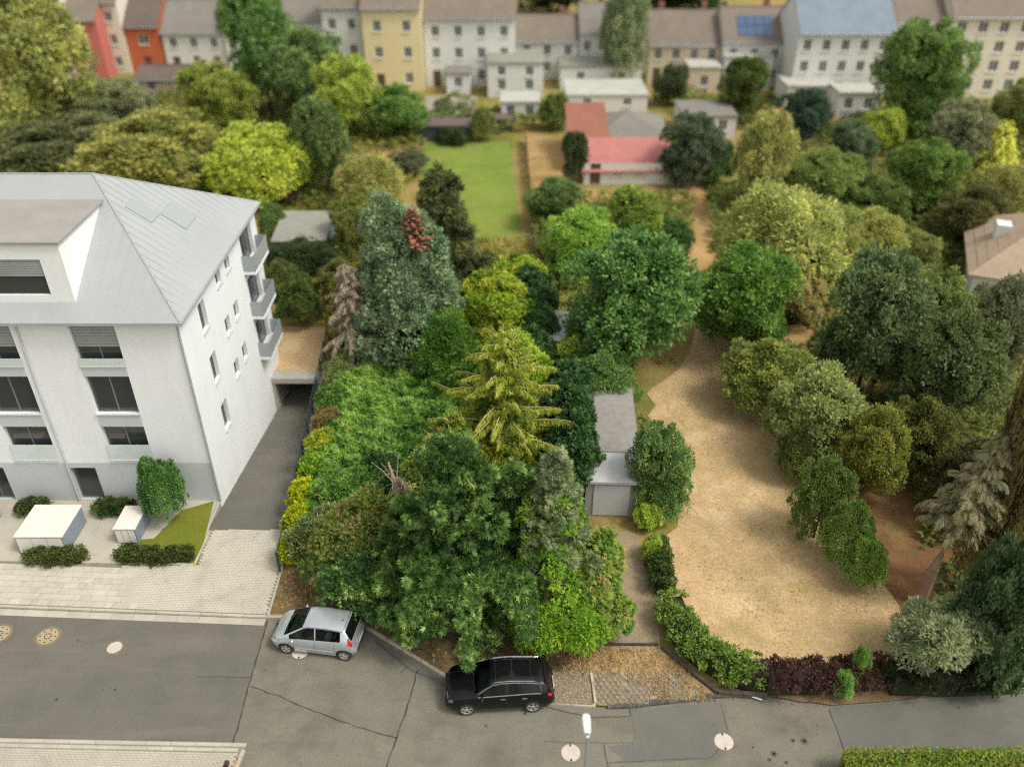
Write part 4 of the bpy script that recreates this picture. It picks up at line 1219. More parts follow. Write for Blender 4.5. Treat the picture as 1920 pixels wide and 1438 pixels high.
MB().tube([(.06, -.06, 0.1), (.06, -.06, 10.9)], .05, 6).obj('downpipe', roof_g, B)

# front garden walls: bin shelters and paths
white_box = noisy('white_panel', [S(232,226,216,.9), S(222,216,206,.9)], 1.2, 0.8)
grey_side = noisy('grey_panel', [S(150,160,172,.8), S(140,150,162,.8)], 1.2, 0.8)
def shelter(x0, x1, y0, y1, h, label):
    t = thing('bin_shelter', label, 'bin shelter', ((x0+x1)/2, (y0+y1)/2, GZ))
    hx, hy = (x1-x0)/2, (y1-y0)/2
    MB().box(-hx, hx, -hy, hy, h-.09, h).obj('lid', white_box, t, bevel=.015)
    MB().box(-hx+.04, hx-.04, -hy+.04, hy-.04, 0, h-.092).obj('side_panel', grey_side, t)
    for k in range(3): MB().box(-hx+.08+k*(2*hx-.16)/3, -hx+.05+(k+1)*(2*hx-.16)/3, -hy+.01, -hy+.038, .08, h-.16).obj('door', white_box, t)
fs_ = sheet('front_path', [(-31, 29.55), (-15.25, 29.15), (-15.25, 33.8), (-31, 33.8)], GZ+0.002, paver_mat)
shelter(-23.9, -21.55, 29.9, 32.2, 1.15, 'middle white topped bin shelter in front of the white building')
shelter(-29.2, -26.1, 29.9, 32.6, 1.15, 'white topped bin shelter cut off by the left picture edge')
shelter(-19.45, -18.35, 30.6, 32.3, 1.0, 'small narrow white topped shelter beside the front garden shrub')
# ------------------------------------------------------------------ plants of the overgrown plot
bark = noisy('bark', [S(92,78,62), S(70,58,46), S(112,98,80)], 6, 0.95, 0.01, 30)
bark_pale = noisy('pale_bark', [S(204,188,156), S(176,156,126)], 6, 0.9)
bark_dead = noisy('dead_wood', [S(170,156,136), S(140,124,106)], 5, 0.95)
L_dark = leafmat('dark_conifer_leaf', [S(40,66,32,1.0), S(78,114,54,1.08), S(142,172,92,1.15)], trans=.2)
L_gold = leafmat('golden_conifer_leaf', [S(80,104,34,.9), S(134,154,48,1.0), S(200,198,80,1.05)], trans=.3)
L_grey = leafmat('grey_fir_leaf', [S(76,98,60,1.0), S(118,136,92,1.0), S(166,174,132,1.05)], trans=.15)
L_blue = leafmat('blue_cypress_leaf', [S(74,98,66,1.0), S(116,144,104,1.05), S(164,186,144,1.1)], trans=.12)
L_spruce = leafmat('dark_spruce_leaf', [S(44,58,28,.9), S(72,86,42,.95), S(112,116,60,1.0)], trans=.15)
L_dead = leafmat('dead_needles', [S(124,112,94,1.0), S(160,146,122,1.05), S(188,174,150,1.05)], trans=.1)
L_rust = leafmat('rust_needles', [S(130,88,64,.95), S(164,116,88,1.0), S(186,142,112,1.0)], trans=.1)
L_yel = leafmat('yellow_green_leaf', [S(88,128,36), S(130,162,44), S(176,190,58), S(200,194,76)], trans=.35)
L_bright = leafmat('bright_green_leaf', [S(70,112,30), S(112,158,44), S(160,190,64)], trans=.35)
L_mid = leafmat('mid_green_leaf', [S(52,88,34), S(84,126,50), S(120,156,66)], trans=.3)
L_ivy = leafmat('deep_green_leaf', [S(30,58,28), S(54,90,42), S(84,120,56)], trans=.2)
L_bram = leafmat('bramble_leaf', [S(38,72,28), S(74,118,44), S(116,158,64), S(156,182,92)], trans=.3)
L_brown = leafmat('brownish_thuja_leaf', [S(70,98,42), S(108,134,58), S(140,144,72), S(166,138,92)], trans=.25)
L_lime = leafmat('lime_leaf', [S(120,150,20), S(176,192,30), S(208,206,44)], trans=.35)
L_weed = leafmat('weed_leaf', [S(84,106,62), S(122,138,82), S(158,168,112)], trans=.25)
L_olive = leafmat('olive_leaf', [S(92,98,28), S(132,136,44), S(160,158,60)], trans=.3)
L_straw = leafmat('straw', [S(156,132,92), S(200,172,124), S(224,204,158)], trans=.25)
L_tall = leafmat('tall_grass', [S(120,134,58), S(178,172,92), S(206,194,124)], trans=.25)
L_litter = leafmat('litter', [S(100,80,58), S(140,112,80), S(170,142,106)], trans=.0)

def tri_count(me): return len(me.polygons)
def plant(name, label, cat, px, py, packs, mat, mb=None, wood=None, rz=0.0, z=GZ, loc=None, group=None, crown='crown', extra=None):
    p = loc if loc is not None else G(px, py)
    t = thing(name, label, cat, (p[0], p[1], z), rz, group)
    link(crown, np_mesh(crown, packs, mat), t)
    if mb is not None: mb.obj('trunk', wood or bark, t, smooth=True)
    return t
def R_(seed): return np.random.default_rng(seed)

# 1 big dark conifer in the middle front
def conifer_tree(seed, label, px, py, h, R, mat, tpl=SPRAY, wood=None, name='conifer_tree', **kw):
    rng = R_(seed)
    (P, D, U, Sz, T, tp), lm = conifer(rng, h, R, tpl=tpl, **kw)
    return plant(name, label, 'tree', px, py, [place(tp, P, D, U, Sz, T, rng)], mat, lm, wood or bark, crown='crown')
def bushy_conifer(seed, label, px, py, h, R, mat, K, M=33, rc=.28, leaf=.32, n=46, prof=.7, tb=.45, up=.02, out=1.3, tpl=None, inner=.24, **kw):
    rng = R_(seed); lb = cone_lobes(rng, h, R, n, prof, **kw)
    return plant('conifer_tree', label, 'tree', px, py, [clump_pack(rng, lb, K, M, rc, leaf, tpl or TUFT, out=out, up=up, inner=inner, tclump=.2, tvar=.16, tbase=tb, zmin=-.35)], mat, limbs_mb(rng, h, .22, lb, 22, top=.95))
t1 = bushy_conifer(11, 'big dark green conifer overhanging the black car bonnet', 862, 1142, 9.6, 3.75, L_dark, 1350, prof=.55, n=75, q0=.15, q1=.27)
t1b = bushy_conifer(16, 'lower dark green conifer between the feathery shrub and the big conifer', 775, 1128, 5.7, 2.5, L_dark, 560, prof=.55, n=40, tb=.48, q0=.16, q1=.28)
t1c = bushy_conifer(17, 'dark green conifer squeezed between the big conifer and the grey green fir', 968, 1110, 7.4, 2.2, L_dark, 520, prof=.5, n=34, tb=.42)
# a low bough reaching over the car
rng = R_(12)
def bough(base, tip, n, spray, w, mat, parent, seed, sag=.5, name='bough', tb=.5):
    rng = R_(seed); b = np.array(base, float); e = np.array(tip, float); P=[];D=[];S_=[];T=[]
    lbs = []
    for k in range(7):
        q = (k+1)/7; c_ = b+(e-b)*q+np.array((0,0,-sag*q*q)); r_ = w*(1.15-q)*.75+.12
        lbs.append((c_[0]+rng.normal()*.08, c_[1], c_[2], r_, r_, r_*.55))
    link(name, np_mesh(name, [clump_pack(rng, lbs, n//4, 26, .2, spray, TUFT, out=.8, up=-.1, tclump=.14, tvar=.15, tbase=tb, floor=-20)], mat), parent)
    MB().tube([tuple(b), tuple(b+(e-b)*.5+np.array((0,0,-sag*.25))), tuple(e+np.array((0,0,-sag)))], [.05,.035,.01], 5).obj('branch', bark, parent)
def local(t, P): return (P[0]-t.location.x, P[1]-t.location.y, P[2]-t.location.z)
bough(local(t1, (-1.6, 25, 4.2)), local(t1, (-1.98, 22.0, 2.15)), 520, .25, .55, L_dark, t1, 13, sag=.3, tb=.62)
bough(local(t1, (-3.2, 24.6, 4.0)), local(t1, (-4.4, 23.4, 2.2)), 500, .33, .9, L_dark, t1, 14, sag=.5, tb=.6)
bough(local(t1, (.0, 24.8, 4.0)), local(t1, (.7, 23.4, 2.4)), 500, .33, .9, L_dark, t1, 15, sag=.5)
# 2 golden drooping spruce
rng = R_(21); lb = cone_lobes(rng, 9.0, 3.5, 60, .75, q0=.12, q1=.22, hang=.2)
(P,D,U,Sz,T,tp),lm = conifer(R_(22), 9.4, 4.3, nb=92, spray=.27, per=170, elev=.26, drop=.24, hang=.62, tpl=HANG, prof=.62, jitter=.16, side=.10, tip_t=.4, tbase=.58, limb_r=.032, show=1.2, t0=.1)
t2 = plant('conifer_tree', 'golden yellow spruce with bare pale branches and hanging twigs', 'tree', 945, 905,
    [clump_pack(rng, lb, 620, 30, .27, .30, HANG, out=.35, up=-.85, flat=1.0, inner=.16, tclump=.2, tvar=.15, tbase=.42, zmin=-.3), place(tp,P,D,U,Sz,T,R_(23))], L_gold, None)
lm.obj('limbs', bark_pale, t2)
# 3 grey green fir at the right
t3 = bushy_conifer(31, 'slender grey green fir with ivy inside, right of the big dark conifer', 1032, 1150, 9.0, 2.75, L_grey, 700, rc=.27, leaf=.27, prof=.8, n=64, tb=.45, up=-.35, hang=.2, q0=.15, q1=.27)
rng = R_(32)
link('ivy', np_mesh('ivy', [clump_pack(rng, [(0,0,4.2,1.45,1.45,3.4),(-.2,-.7,3.6,1.3,1.3,1.8),(.3,-.9,2.0,1.9,1.7,1.7)], 230, 46, .38, .15, STAR3, tbase=.45)], L_bright), t3)
# 4 blue green cypress
rng = R_(41)
lobes = [(0,0,2.6,3.3,3.3,3.2),(0,0,5.0,2.9,2.9,3.0),(.1,0,7.2,2.3,2.3,2.6),(-.9,.1,8.6,1.35,1.35,2.7),(.7,0,8.8,1.1,1.2,1.9),(1.9,.2,7.3,1.1,1.2,1.8),(-2.2,.2,4.6,1.3,1.4,2.2),(2.3,.2,4.4,1.2,1.3,2.2)]
t4 = plant('cypress_tree', 'tall blue green cypress with a rusty brown dead top', 'tree', 768, 682,
    [clump_pack(rng, lobes, 1500, 34, .42, .26, TUFT, out=.9, up=.5, inner=.15, tclump=.16, tvar=.14, tbase=.5)], L_blue, limbs_mb(rng, 10, .3))
(P,D,U,Sz,T,tp), lm = conifer(R_(42), 2.9, .95, nb=60, spray=.2, per=55, elev=.7, drop=.3, tpl=SPRAY, prof=.8, hang=.1)
o = link('dead_top', np_mesh('dead_top', [place(tp,P,D,U,Sz,T,R_(43))], L_rust), t4); o.location = (.95, -.9, 8.1); o['label'] = 'rusty brown dead top'
o2 = lm.obj('dead_branch', bark, t4); o2.location = o.location
# 5 dark spruce behind it
t5 = bushy_conifer(51, 'dark olive spruce with drooping branches behind the blue green cypress', 836, 590, 10.9, 3.9, L_spruce, 1000, M=30, rc=.3, leaf=.36, n=60, prof=.5, tb=.52, up=-.6, out=.6, tpl=HANG, q0=.14, q1=.25)
# 6 dead conifer left
t6 = conifer_tree(61, 'dead grey brown conifer with bare drooping twigs by the fence', 672, 694, 7.6, 1.75, L_dead, tpl=HANG, wood=bark_dead, nb=120, per=60, spray=.34, elev=.1, drop=.5, hang=.55, prof=.45, side=.2, jitter=.3, limb_r=.03)
# 7 yellow shrub tree
rng = R_(71)
lb = [(0,0,3.5,2.3,2.2,2.0),(-1.2,-.4,2.6,1.7,1.6,2.0),(1.2,-.3,2.8,1.9,1.8,1.9),(.3,-.9,1.7,2.2,1.5,1.5)]
plant('small_tree', 'yellow turning broadleaf tree, rounded crown right of the cypress', 'tree', 928, 655, [clump_pack(rng, lb, 560, 40, .42, .20, STAR, tbase=.5, tclump=.17, droop=.1)], L_yel, limbs_mb(rng, 4.6, .14, lb))
rng = R_(75)
lb = [(0,0,2.4,1.7,1.7,1.8),(-.9,.9,2.2,1.3,1.3,1.5),(.9,.7,2.3,1.3,1.4,1.6),(-.2,-1.0,1.5,1.4,1.2,1.3)]
plant('shrub', 'loose yellow green thicket shrub filling the plot behind the yellow tree', 'shrub', 965, 592, [clump_pack(rng, lb, 420, 40, .42, .20, STAR, tbase=.42, tclump=.2)], L_yel, limbs_mb(rng, 3.4, .1, lb))
rng = R_(72)
lb = [(0,0,2.6,1.8,1.9,2.2),(.4,-1.4,1.7,1.6,1.4,1.7),(.1,1.6,3.2,1.5,1.5,1.6)]
plant('shrub', 'dense dark green ivy covered shrub right of the yellow tree', 'shrub', 992, 650, [clump_pack(rng, lb, 420, 60, .4, .18, STAR3, tbase=.42)], L_ivy, limbs_mb(rng, 4.0, .12, lb, 5))
rng = R_(73)
lb = [(0,0,3.0,1.5,1.4,1.8),(-.5,-.5,1.8,1.4,1.3,1.6),(.6,-.3,1.7,1.3,1.3,1.6)]
plant('small_tree', 'fresh green small tree with fine narrow leaves in front of the cypress', 'tree', 842, 715, [clump_pack(rng, lb, 380, 62, .38, .20, LEAFN, tbase=.6, up=.4)], L_mid, limbs_mb(rng, 4.2, .1, lb))
rng = R_(74)
lb = [(0,0,3.9,1.5,1.4,1.9),(1.3,-.5,3.0,1.2,1.2,1.5),(.2,-1.0,2.3,1.6,1.4,1.9),(-.9,.2,2.6,1.2,1.2,1.7)]
plant('small_tree', 'bright light green young tree rising behind the golden spruce', 'tree', 962, 790, [clump_pack(rng, lb, 420, 60, .36, .2, STAR3, tbase=.72, up=.5)], L_bright, limbs_mb(rng, 5.4, .12, lb))
# 8 olive shrubs on the left back
rng = R_(81); lb = [(0,0,3.2,1.8,1.7,2.2),(-.7,-.8,2.0,1.6,1.5,1.7)]
plant('small_tree', 'olive green small tree left of the cypress at the back', 'tree', 690, 640, [clump_pack(rng, lb, 330, 55, .42, .2, LEAF, tbase=.5)], L_olive, limbs_mb(rng, 5, .13, lb))
# 9 front shrubs
rng = R_(91); lb = [(0,0,2.0,1.2,1.3,1.9),(.5,.8,2.7,1.0,1.0,1.5),(-.3,-.7,1.2,1.2,1.1,1.2),(.5,-.9,1.2,1.2,1.1,1.2)]
plant('shrub', 'bright green broad shrub with pinkish seed heads at the plot corner', 'shrub', 1100, 1165, [clump_pack(rng, lb, 420, 40, .38, .19, STAR, tbase=.5, tclump=.18, zmin=-.2)], leafmat('corner_shrub_leaf', [S(66,104,36), S(100,138,50), S(138,164,66), S(176,160,100)], trans=.35), limbs_mb(rng, 4.2, .1, lb))
rng = R_(92); lb = [(0,0,1.5,1.7,1.1,1.3),(-1.1,.2,1.3,1.1,1.0,1.2)]
plant('shrub', 'light green low shrub right behind the black car boot', 'shrub', 1062, 1228, [clump_pack(rng, lb, 300, 60, .32, .18, LEAFN, tbase=.55, up=.1, zmin=-.2)], L_bright, limbs_mb(rng, 2.4, .07, lb, 4))
rng = R_(93); lb = [(-.2,0,2.0,1.8,1.8,1.9),(-.8,-.6,1.4,1.7,1.5,1.5),(.2,.9,2.5,1.3,1.4,1.7),(.6,-1.6,1.4,1.7,1.4,1.5),(-1.5,.6,1.5,1.0,1.0,1.3)]
plant('shrub', 'feathery green shrub with brownish tips left of the dark conifer', 'shrub', 690, 1085, [clump_pack(rng, lb, 700, 38, .44, .24, TUFT, tbase=.42, tclump=.24, up=.2)], L_brown, limbs_mb(rng, 4.6, .12, lb))
rng = R_(94); lb = [(0,0,1.6,1.5,1.3,1.6),(1.3,-.5,1.4,1.3,1.1,1.3),(2.6,-1.3,1.2,1.2,.9,1.2)]
plant('shrub', 'dark green undergrowth shrub behind the silver car', 'shrub', 680, 1148, [clump_pack(rng, lb, 420, 36, .36, .24, TUFT, tbase=.38)], L_dark, limbs_mb(rng, 2.4, .07, lb, 4))
rng = R_(95); lb = [(.2,0,2.7,1.5,1.5,2.2),(.8,.9,3.8,1.1,1.2,1.9),(-.5,-.5,1.8,1.3,1.2,1.6)]
plant('small_tree', 'mid green ivy draped tree between bramble and golden spruce', 'tree', 822, 985, [clump_pack(rng, lb, 520, 58, .4, .2, STAR3, tbase=.5, up=.3)], leafmat('draped_leaf', [S(64,92,36), S(100,132,50), S(146,164,66), S(184,178,90)], trans=.3), limbs_mb(rng, 6.2, .14, lb))
rng = R_(96); lb = [(0,0,1.1,1.3,1.1,1.1),(.7,.8,1.3,1.1,1.0,1.1)]
plant('shrub', 'grey green weedy shrub with narrow leaves near the fence end', 'shrub', 605, 1050, [clump_pack(rng, lb, 240, 50, .34, .22, LEAFN, tbase=.5, up=.5)], L_weed, limbs_mb(rng, 1.8, .04, lb, 4))
rng = R_(97); lb = [(0,0,.8,1.3,1.2,1.0),(-.6,.9,.7,1.0,1.0,.9),(.9,.5,.9,1.1,1.1,.9)]
plant('shrub', 'deep green rounded shrub between bramble and feathery shrub', 'shrub', 640, 960, [clump_pack(rng, lb, 330, 58, .36, .17, STAR3, tbase=.5)], L_mid, limbs_mb(rng, 2.4, .06, lb, 4))
rng = R_(98); lb = [(0,0,.8,1.1,1.1,.9),(.7,-.9,.8,1.1,1.0,.8),(-.4,1.2,.7,.9,.9,.8)]
plant('shrub', 'dark bluish green shrub at the middle of the bramble edge', 'shrub', 720, 930, [clump_pack(rng, lb, 300, 58, .36, .17, LEAF, tbase=.42)], L_ivy, limbs_mb(rng, 2.4, .06, lb, 4))
rng = R_(99); lb = [(0,0,1.6,1.3,1.2,1.5),(.9,1.0,1.9,1.2,1.2,1.5)]
plant('shrub', 'olive shrub strip in front of the blue green cypress foot', 'shrub', 880, 770, [clump_pack(rng, lb, 260, 58, .38, .18, LEAF, tbase=.45)], L_mid, limbs_mb(rng, 2.8, .06, lb, 4))
rng = R_(100); lb = [(0,0,1.7,1.5,1.3,1.6),(.6,-1.3,1.5,1.3,1.2,1.4),(.4,1.4,1.9,1.3,1.3,1.6),(-1.0,-.2,1.4,1.2,1.2,1.3)]
plant('shrub', 'dark green thicket shrub on the right border by the corrugated shed', 'shrub', 985, 735, [clump_pack(rng, lb, 420, 58, .4, .18, STAR3, tbase=.4)], L_ivy, limbs_mb(rng, 3, .07, lb, 4))
rng = R_(101); lb = [(0,0,2.6,1.4,2.4,2.4),(.2,-2.6,2.3,1.3,2.0,2.1),(0,2.6,2.4,1.3,2.0,2.2)]
plant('shrub', 'tall dark hedge like thicket on the right border behind the golden spruce', 'shrub', 1062, 865, [clump_pack(rng, lb, 520, 58, .42, .18, STAR3, tbase=.38)], L_ivy, limbs_mb(rng, 4, .09, lb, 4))
# lime hedge plants along the fence: separate plants
for i, (px, py, h, r, mt, lbl) in enumerate([
    (544,1050,1.1,.55,L_lime,'lime yellow shrub at the near end of the ramp fence'),
    (553,1000,1.3,.65,L_lime,'lime yellow shrub behind the second fence post'),
    (569,952,1.4,.75,L_lime,'taller lime green shrub halfway along the fence'),
    (583,905,1.3,.75,L_bright,'bright green shrub leaning on the fence by the bramble'),
    (600,858,1.4,.8,L_yel,'yellowing shrub on the fence between two green ones'),
    (609,815,1.3,.8,leafmat('brown_seed_leaf', [S(96,112,48), S(140,120,70), S(150,112,80)], trans=.2),'brownish seeding shrub further up the fence'),
    (616,775,1.5,.85,L_mid,'green fence shrub near the garage slab'),
    (634,725,1.7,.9,L_weed,'grey green fence shrub beside the pale garage slab'),
    (640,672,1.9,1.0,L_olive,'olive climber covered shrub behind the garage slab'),
    (655,640,2.0,.8,L_yel,'yellow green shrub at the far end of the fence')]):
    rng = R_(200+i); lb = [(0,0,h*.55,r,r*1.25,h*.5)]
    plant('shrub', lbl, 'shrub', px+9, py, [clump_pack(rng, lb, 110, 46, .26, .15, LEAF if i != 7 else LEAFN, tbase=.55, up=.3)], mt, limbs_mb(rng, h, .03, lb, 4), group='shrubs along the ramp fence')
# grey dead snag with vine
rng = R_(111); sn = MB()
p0 = G(782, 1062)
base = Vector((0,0,0)); pts = [(0,0,0),(-.15,.1,1.5),(-.3,.3,3.0),(-.7,.5,4.5),(-1.0,.7,5.7)]
sn.tube(pts, [.2,.18,.15,.11,.04], 7)
for i in range(60):
    s = rng.uniform(.25,1); k = min(int(s*4), 3); b = Vector(pts[k]).lerp(Vector(pts[k+1]), s*4-k)
    d = Vector(tuple(unit(rng,1)[0])); d.z = d.z*.5-.35; l = rng.uniform(.3,.95)
    sn.tube([b, b+d*l*.5, b+d*l+Vector((0,0,-l*.35))], [.022,.014,.004], 4, cap=False)
for e in ((-1.7,.4,6.0),(-.5,.9,6.2),(-1.4,1.0,5.5)): sn.tube([pts[3], (Vector(pts[3])+Vector(e))/2+Vector((0,0,.15)), e], [.04,.025,.006], 5)
sg = thing('dead_tree', 'bleached dead snag with ragged twigs left of the dark conifer', 'tree', (p0.x, p0.y, GZ))
sn.obj('trunk', bark_dead, sg, fix=True)
(P,D,U,Sz,T,tp), lm = conifer(R_(112), 3.6, .55, nb=40, spray=.4, per=14, elev=.0, drop=.6, tpl=HANG, prof=.3, hang=.75)
o = link('dead_twigs', np_mesh('dead_twigs', [place(tp,P,D,U,Sz,T,R_(113))], L_dead), sg); o.location = (-.45,.3,1.6)

# bramble mass
def field(seed, pix, dens, hfun, leaf, tpl, mat, name, tb=.5, tn=.12, D=(0,0,1.0), flat=.35, layers=1.0, up=.3):
    rng = R_(seed); pg = [tuple(G(x,y))[:2] for x,y in pix]
    xs=[p[0] for p in pg]; ys=[p[1] for p in pg]
    ar=abs(sum(pg[i][0]*pg[(i+1)%len(pg)][1]-pg[(i+1)%len(pg)][0]*pg[i][1] for i in range(len(pg))))/2
    bb_=(max(xs)-min(xs))*(max(ys)-min(ys)); n=int(dens*bb_)
    X=rng.uniform(min(xs),max(xs),n); Y=rng.uniform(min(ys),max(ys),n)
    ins=np.zeros(n,bool); k=len(pg)
    for i in range(k):
        x1,y1=pg[i]; x2,y2=pg[(i+1)%k]
        c=((y1>Y)!=(y2>Y)); xi=x1+(Y-y1)*(x2-x1)/((y2-y1) if abs(y2-y1)>1e-9 else 1e-9)
        ins^=(c&(X<xi))
    X=X[ins];Y=Y[ins];n=len(X)
    H,T=hfun(X,Y,rng)
    P=np.stack([X,Y,H],1)
    Dv=rng.normal(size=(n,3))*np.array([1,1,.7]); Dv[:,2]+=up
    U=rng.normal(size=(n,3))*flat+np.array([0,0,1.0])
    Sz=leaf*rng.uniform(.6,1.3,n)
    return np_mesh(name,[place(tpl,P,Dv,U,Sz,T,rng)],mat)
def fbm(X,Y,seed,sc):
    r=np.random.default_rng(seed); v=0; a=1; s=0
    for o in range(5):
        for k in range(3):
            th=r.uniform(0,6.28); ph=r.uniform(0,6.28); f=sc*(1.9**o)
            v=v+a*np.sin((X*math.cos(th)+Y*math.sin(th))*f+ph)/3
        s+=a; a*=.6
    return v/s
def bh(X,Y,rng):
    b=1.15+.9*fbm(X,Y,5,.9)+.55*fbm(X,Y,6,3.2); b=np.maximum(b,.35)
    sub=np.abs(rng.normal(size=len(X)))*.2
    return np.maximum(b-sub,.12)+GZ, .44+.7*fbm(X,Y,9,.55)+.5*fbm(X,Y,6,3.2)-sub*.6+rng.normal(size=len(X))*.13  # leaves deeper down and in hollows tinted darker: shade painted into the colour
poly_b=[(566,1010),(600,930),(612,850),(622,790),(640,700),(690,665),(800,668),(870,690),(900,760),(880,850),(800,930),(720,1000),(640,1040)]
bme=field(301,poly_b,430,bh,.21,STAR3,L_bram,'bramble_thicket')
o=link('bramble_thicket',bme,kind='stuff')
def uh(X,Y,rng):
    b=.75+.6*fbm(X,Y,15,1.1); b=np.maximum(b,.2); sub=np.abs(rng.normal(size=len(X)))*.15
    return np.maximum(b-sub,.1)+GZ, .45+.8*fbm(X,Y,19,.8)-sub*.9+rng.normal(size=len(X))*.14  # tint falls with depth below the leaf top, standing in for shade
poly_u=[(640,1040),(720,1000),(800,930),(880,850),(900,760),(870,690),(800,668),(690,665),(650,600),(665,520),(1000,500),(1012,640),(1035,760),(1075,880),(1105,1020),(1110,1200),(960,1190),(860,1165),(760,1110),(620,1065)]
link('undergrowth',field(302,poly_u,150,uh,.22,STAR3,leafmat('undergrowth_leaf',[S(44,66,30),S(84,108,46),S(120,140,64)],trans=.25),'undergrowth'),kind='stuff')
def gh_(h0,h1,sd): 
    return lambda X,Y,rng: (np.full(len(X),GZ+0.0), .5+.7*fbm(X,Y,sd,1.3)+rng.normal(size=len(X))*.18)
def grass(seed,pix,dens,size,mat,name,up=1.2,flat=1.0,leafs=BLADES):
    return link(name,field(seed,pix,dens,gh_(0,0,seed),size,leafs,mat,name,up=up,flat=flat),kind='stuff')
grass(310,[(1045,1262),(1105,1218),(1240,1218),(1262,1240),(1300,1275),(1330,1300),(1335,1316),(1240,1316),(1200,1285),(1150,1272),(1108,1268)],210,.26,L_straw,'dry_grass',up=.55)
grass(311,[(1115,1268),(1290,1268),(1325,1312),(1190,1322),(1118,1322)],34,.17,L_straw,'dry_grass',up=.6)
grass(312,[(515,1146),(530,1080),(600,1062),(640,1080),(650,1135),(560,1138)],120,.24,L_straw,'dry_grass',up=.6)
grass(313,[(520,1120),(532,1080),(600,1062),(640,1085),(600,1120)],60,.22,L_olive,'green_weeds',up=.7)
grass(314,[(885,452),(992,452),(1000,520),(900,500)],40,.8,L_tall,'tall_grass',up=1.0)
grass(315,[(690,1160),(760,1180),(860,1230),(1030,1225),(1100,1230),(1040,1262),(1035,1300),(850,1265),(700,1183)],60,.16,L_litter,'leaf_litter',up=.0,leafs=LEAF)
grass(316,[(512,1146),(640,1140),(640,1080),(530,1085)],30,.14,L_litter,'leaf_litter',up=.0,leafs=LEAF)
grass(317,[(690,1170),(760,1190),(860,1245),(845,1262),(760,1215),(700,1180)],14,.2,L_olive,'green_weeds',up=.8)
grass(318,[(1350,1304),(1560,1326),(1560,1332),(1440,1318),(1350,1312)],40,.16,L_rust,'dry_weeds',up=.4)
grass(319,[(1150,1268),(1330,1310),(1190,1322),(1118,1322)],6,.16,L_olive,'green_weeds',up=.8)
# white flowering weed
rng=R_(330); plant('flowering_weed','small white flowering weed at the near end of the plot','plant',592,1105,[clump_pack(rng,[(0,0,.5,.25,.25,.45)],40,16,.12,.07,STAR,tbase=.9)],leafmat('white_petal',[S(180,186,150),S(224,226,206)],trans=.2),None)

# neighbour's corrugated shed roof by the right border
p=G(1012,668)
cs=thing('garden_shed','small shed with pale corrugated roof half hidden behind the dark thicket','shed',(2.6,p.y,GZ))
MB().box(-1.0,1.0,-1.6,1.6,0,2.0).obj('wall_panel',noisy('shed_wood',[S(120,96,74),S(98,80,62)],3,0.9),cs)
cm=MB(); n=40
for i in range(n):
    x0=-1.15+2.3*i/n; x1=-1.15+2.3*(i+1)/n; a0=.03*math.sin(i*math.pi/2); a1=.03*math.sin((i+1)*math.pi/2)
    cm.add([(x0,-1.75,2.1+a0),(x1,-1.75,2.1+a1),(x1,1.75,2.35+a1),(x0,1.75,2.35+a0)],[(0,1,2,3)])
cm.obj('roof',noisy('corrugated_roof',[S(196,200,196),S(172,176,172)],2,0.6),cs)

# clipped hedge, lower right corner
rng=R_(340)
hd=thing('clipped_hedge','flat topped clipped green hedge at the lower right corner of the road','hedge',(16.2,17.22,0))
hx,hy,hz=3.95,1.62,1.25
n=9000
# box surface with rounded corners
def hedge_pack(rng,hx,hy,hz,n,leaf,tb=.5,fb=1):
    f=rng.choice(4,n,p=[.55,.2,.15,.1]); a=rng.uniform(-1,1,n); b=rng.uniform(-1,1,n)
    X=np.where(f==2,1.0,np.where(f==3,-1.0,a)); Y=np.where(f==1,np.where(rng.random(n)<.5,1.0,-1.0),b); Z=np.where(f==0,1.0,rng.uniform(-.6,1,n))
    Xc=X*hx; Yc=Y*hy; cr=.35
    qx=np.maximum(np.abs(Xc)-(hx-cr),0); qy=np.maximum(np.abs(Yc)-(hy-cr),0); l=np.sqrt(qx**2+qy**2); s=np.where(l>cr,cr/np.maximum(l,1e-6),1)
    Xc=np.sign(Xc)*(np.minimum(np.abs(Xc),hx-cr)+qx*s); Yc=np.sign(Yc)*(np.minimum(np.abs(Yc),hy-cr)+qy*s)
    Zc=(Z*.5+.5)*hz
    edge=np.maximum(np.abs(Xc)/hx,np.abs(Yc)/hy)
    Zc=Zc-.10*(edge>.9)*rng.random(n)+.06*fbm(Xc,Yc,3,1.3)*(f==0)+rng.normal(size=n)*.03
    P=np.stack([Xc,Yc,Zc],1); Nn=np.stack([X*(f==2)-(f==3),Y*(f==1),(f==0)*1.0],1)
    D=rng.normal(size=(n,3))*.8+Nn*.5+np.array([0,0,.35])
    return place(LEAF,P,D,Nn+rng.normal(size=(n,3))*.4,leaf*rng.uniform(.6,1.3,n),tb+.35*fbm(Xc,Yc,7,1.6)+rng.normal(size=n)*.2,rng)
link('foliage',np_mesh('foliage',[hedge_pack(rng,hx,hy,hz,26000,.085)],leafmat('hedge_leaf',[S(70,96,24),S(104,138,36),S(146,166,58),S(180,150,90)],trans=.25)),hd)
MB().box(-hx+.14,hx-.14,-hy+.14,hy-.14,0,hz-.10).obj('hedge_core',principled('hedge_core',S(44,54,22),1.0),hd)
# second low plant right of the hedge
rng=R_(341); plant('low_shrub','low green shrub squeezed against the right end of the clipped hedge','shrub',0,0,[clump_pack(rng,[(0,0,.5,.9,1.0,.6)],80,40,.2,.1,LEAF,tbase=.6)],L_bright,None,loc=(20.9,18.3,0))

